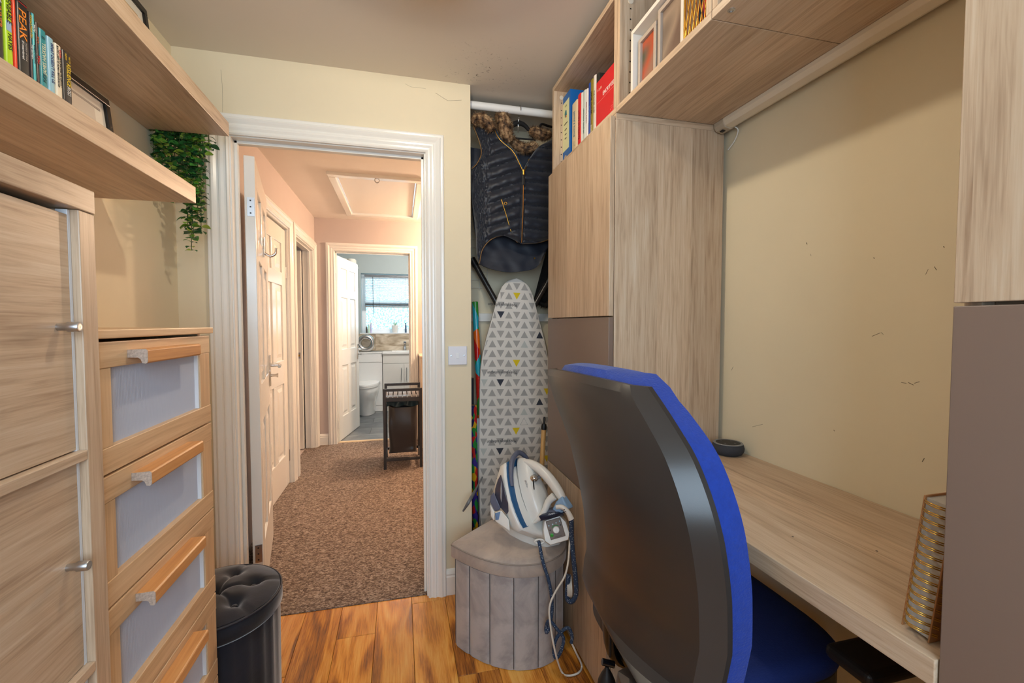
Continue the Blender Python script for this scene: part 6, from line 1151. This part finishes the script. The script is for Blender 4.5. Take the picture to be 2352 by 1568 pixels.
for k, (x, col, hgt, lab) in enumerate(((-0.455, (196,226,200), 0.13, 'green and white tube on the bathroom sill'), (-0.425, (200,190,226), 0.16, 'lilac bottle on the bathroom sill'), (-0.488, (70,70,60), 0.11, 'dark bottle at the left end of the sill'), (0.085, (60,84,110), 0.15, 'blue bottle at the right of the sill'))):
    b = thing('toiletry_bottle', (x, BY + 0.04, BWZ0 + 0.0065), lab, 'bottle', 'bottles on the bathroom sill'); MB().lathe([(0, 0), (0.013, 0), (0.013, hgt * .75), (0.007, hgt * .82), (0.007, hgt * .85)], (x, BY + 0.04, BWZ0 + 0.0065), 16).build('body', plain('bottle_%d' % k, col, 0.3), b, smooth=40); MB().lathe([(0, hgt * .85), (0.009, hgt * .85), (0.009, hgt), (0, hgt)], (x, BY + 0.04, BWZ0 + 0.0065), 16).build('cap', M_WHITE if k < 3 else M_BLACK, b, smooth=40)
rv = thing('ring_vase', (-0.49, 6.88, 0.866), 'chrome ring shaped ornament on the cistern cabinet', 'ornament')
MR = frame((-0.488, 6.88, 0.866 + 0.128), (1, 0, 0), (0, 0, 1)); MB(MR).rings([[( (0.093 + 0.034 * math.cos(b)) * math.cos(a), (0.093 + 0.034 * math.cos(b)) * math.sin(a), 0.038 * math.sin(b)) for b in [q * 2 * math.pi / 16 for q in range(16)]] for a in [k * 2 * math.pi / 40 for k in range(40)]], loop=True).build('ring', plain('satin_silver', (200,196,192), 0.18, metal=1), rv, smooth=80)
tl = thing('toilet', (-0.47, 6.5, 0), 'white back to wall toilet with closed lid', 'toilet'); M_CER = plain('white_vitreous_china', (246,246,244), 0.1); tcx = -0.475
def tring(w, l, z, ys=UF - 0.002):
    out = []
    for k in range(33):
        a = math.pi * k / 32; out.append((tcx + w * math.cos(a), ys - l * math.sin(a) ** 0.85 if 0 < k < 32 else ys, z))
    return out
MB().rings([tring(0.115, 0.30, 0.003), tring(0.12, 0.31, 0.03), tring(0.125, 0.33, 0.16), tring(0.15, 0.40, 0.24), tring(0.178, 0.455, 0.33), tring(0.182, 0.462, 0.395), tring(0.178, 0.455, 0.402)]).build('bowl', M_CER, tl, smooth=50)
MB().rings([tring(0.186, 0.475, 0.4025), tring(0.188, 0.478, 0.412), tring(0.186, 0.475, 0.420)]).build('seat', M_CER, tl, smooth=40); MB().rings([tring(0.186, 0.475, 0.4215), tring(0.188, 0.478, 0.432), tring(0.180, 0.468, 0.450), tring(0.1, 0.36, 0.457)]).build('lid', M_CER, tl, smooth=45)
sh = thing('bathroom_shelf', (-0.74, 6.86, 2.08), 'white wall shelf high behind the bathroom door', 'shelf'); bx('board', (-0.95, 6.70, 2.085), (-0.585, BY - 0.001, 2.103), M_WG, sh)
tb = thing('toilet_roll_pack', (-0.72, 6.84, 2.103), 'plastic wrapped toilet roll pack on the high bathroom shelf', 'toilet rolls')
for i in range(2):
    for j in range(2): MB().lathe([(0.02, 0), (0.054, 0), (0.056, 0.01), (0.056, 0.09), (0.054, 0.1), (0.02, 0.1)], (-0.78 + i * 0.114, 6.79 + j * 0.114, 2.1035), 20).build('roll', M_PAPER, tb, smooth=40)
MB().text('SOFTER', 0.03, frame((-0.72, 6.7325, 2.155), (1, 0, 0), (0, 0, 1)), maxw=0.12).build('lettering', plain('ink_90_100_110', (90,100,110), 0.5), tb)
# study ceiling lamp (above the frame)
bl = thing('bathroom_fill_fitting', (0.25, 5.75, CE), 'unseen ceiling fitting added for the bathroom fill light', 'lamp')  # made-up fitting to go with the bathroom fill light
MB().lathe([(0, 0), (0.06, 0), (0.06, -0.02), (0.02, -0.03), (0.02, -0.07), (0, -0.07)], (0.25, 5.75, CE), 20).build('base', M_WHITE, bl, smooth=40)
cl = thing('ceiling_lamp', (0.09, 1.205, CE), 'small ceiling lamp of the study, above the picture', 'lamp')
MB().lathe([(0.0, 0), (0.05, 0), (0.05, -0.012), (0.012, -0.02), (0.012, -0.075), (0.024, -0.08), (0.024, -0.11), (0.0, -0.11)], (0.09, 1.205, CE), 24).build('rose_and_holder', M_WHITE, cl, smooth=40)
MB().lathe([(0.024, -0.078), (0.10, -0.088), (0.16, -0.106), (0.16, -0.109), (0.10, -0.092), (0.024, -0.082)], (0.09, 1.205, CE), 40).build('shade', M_WHITE, cl, smooth=40)
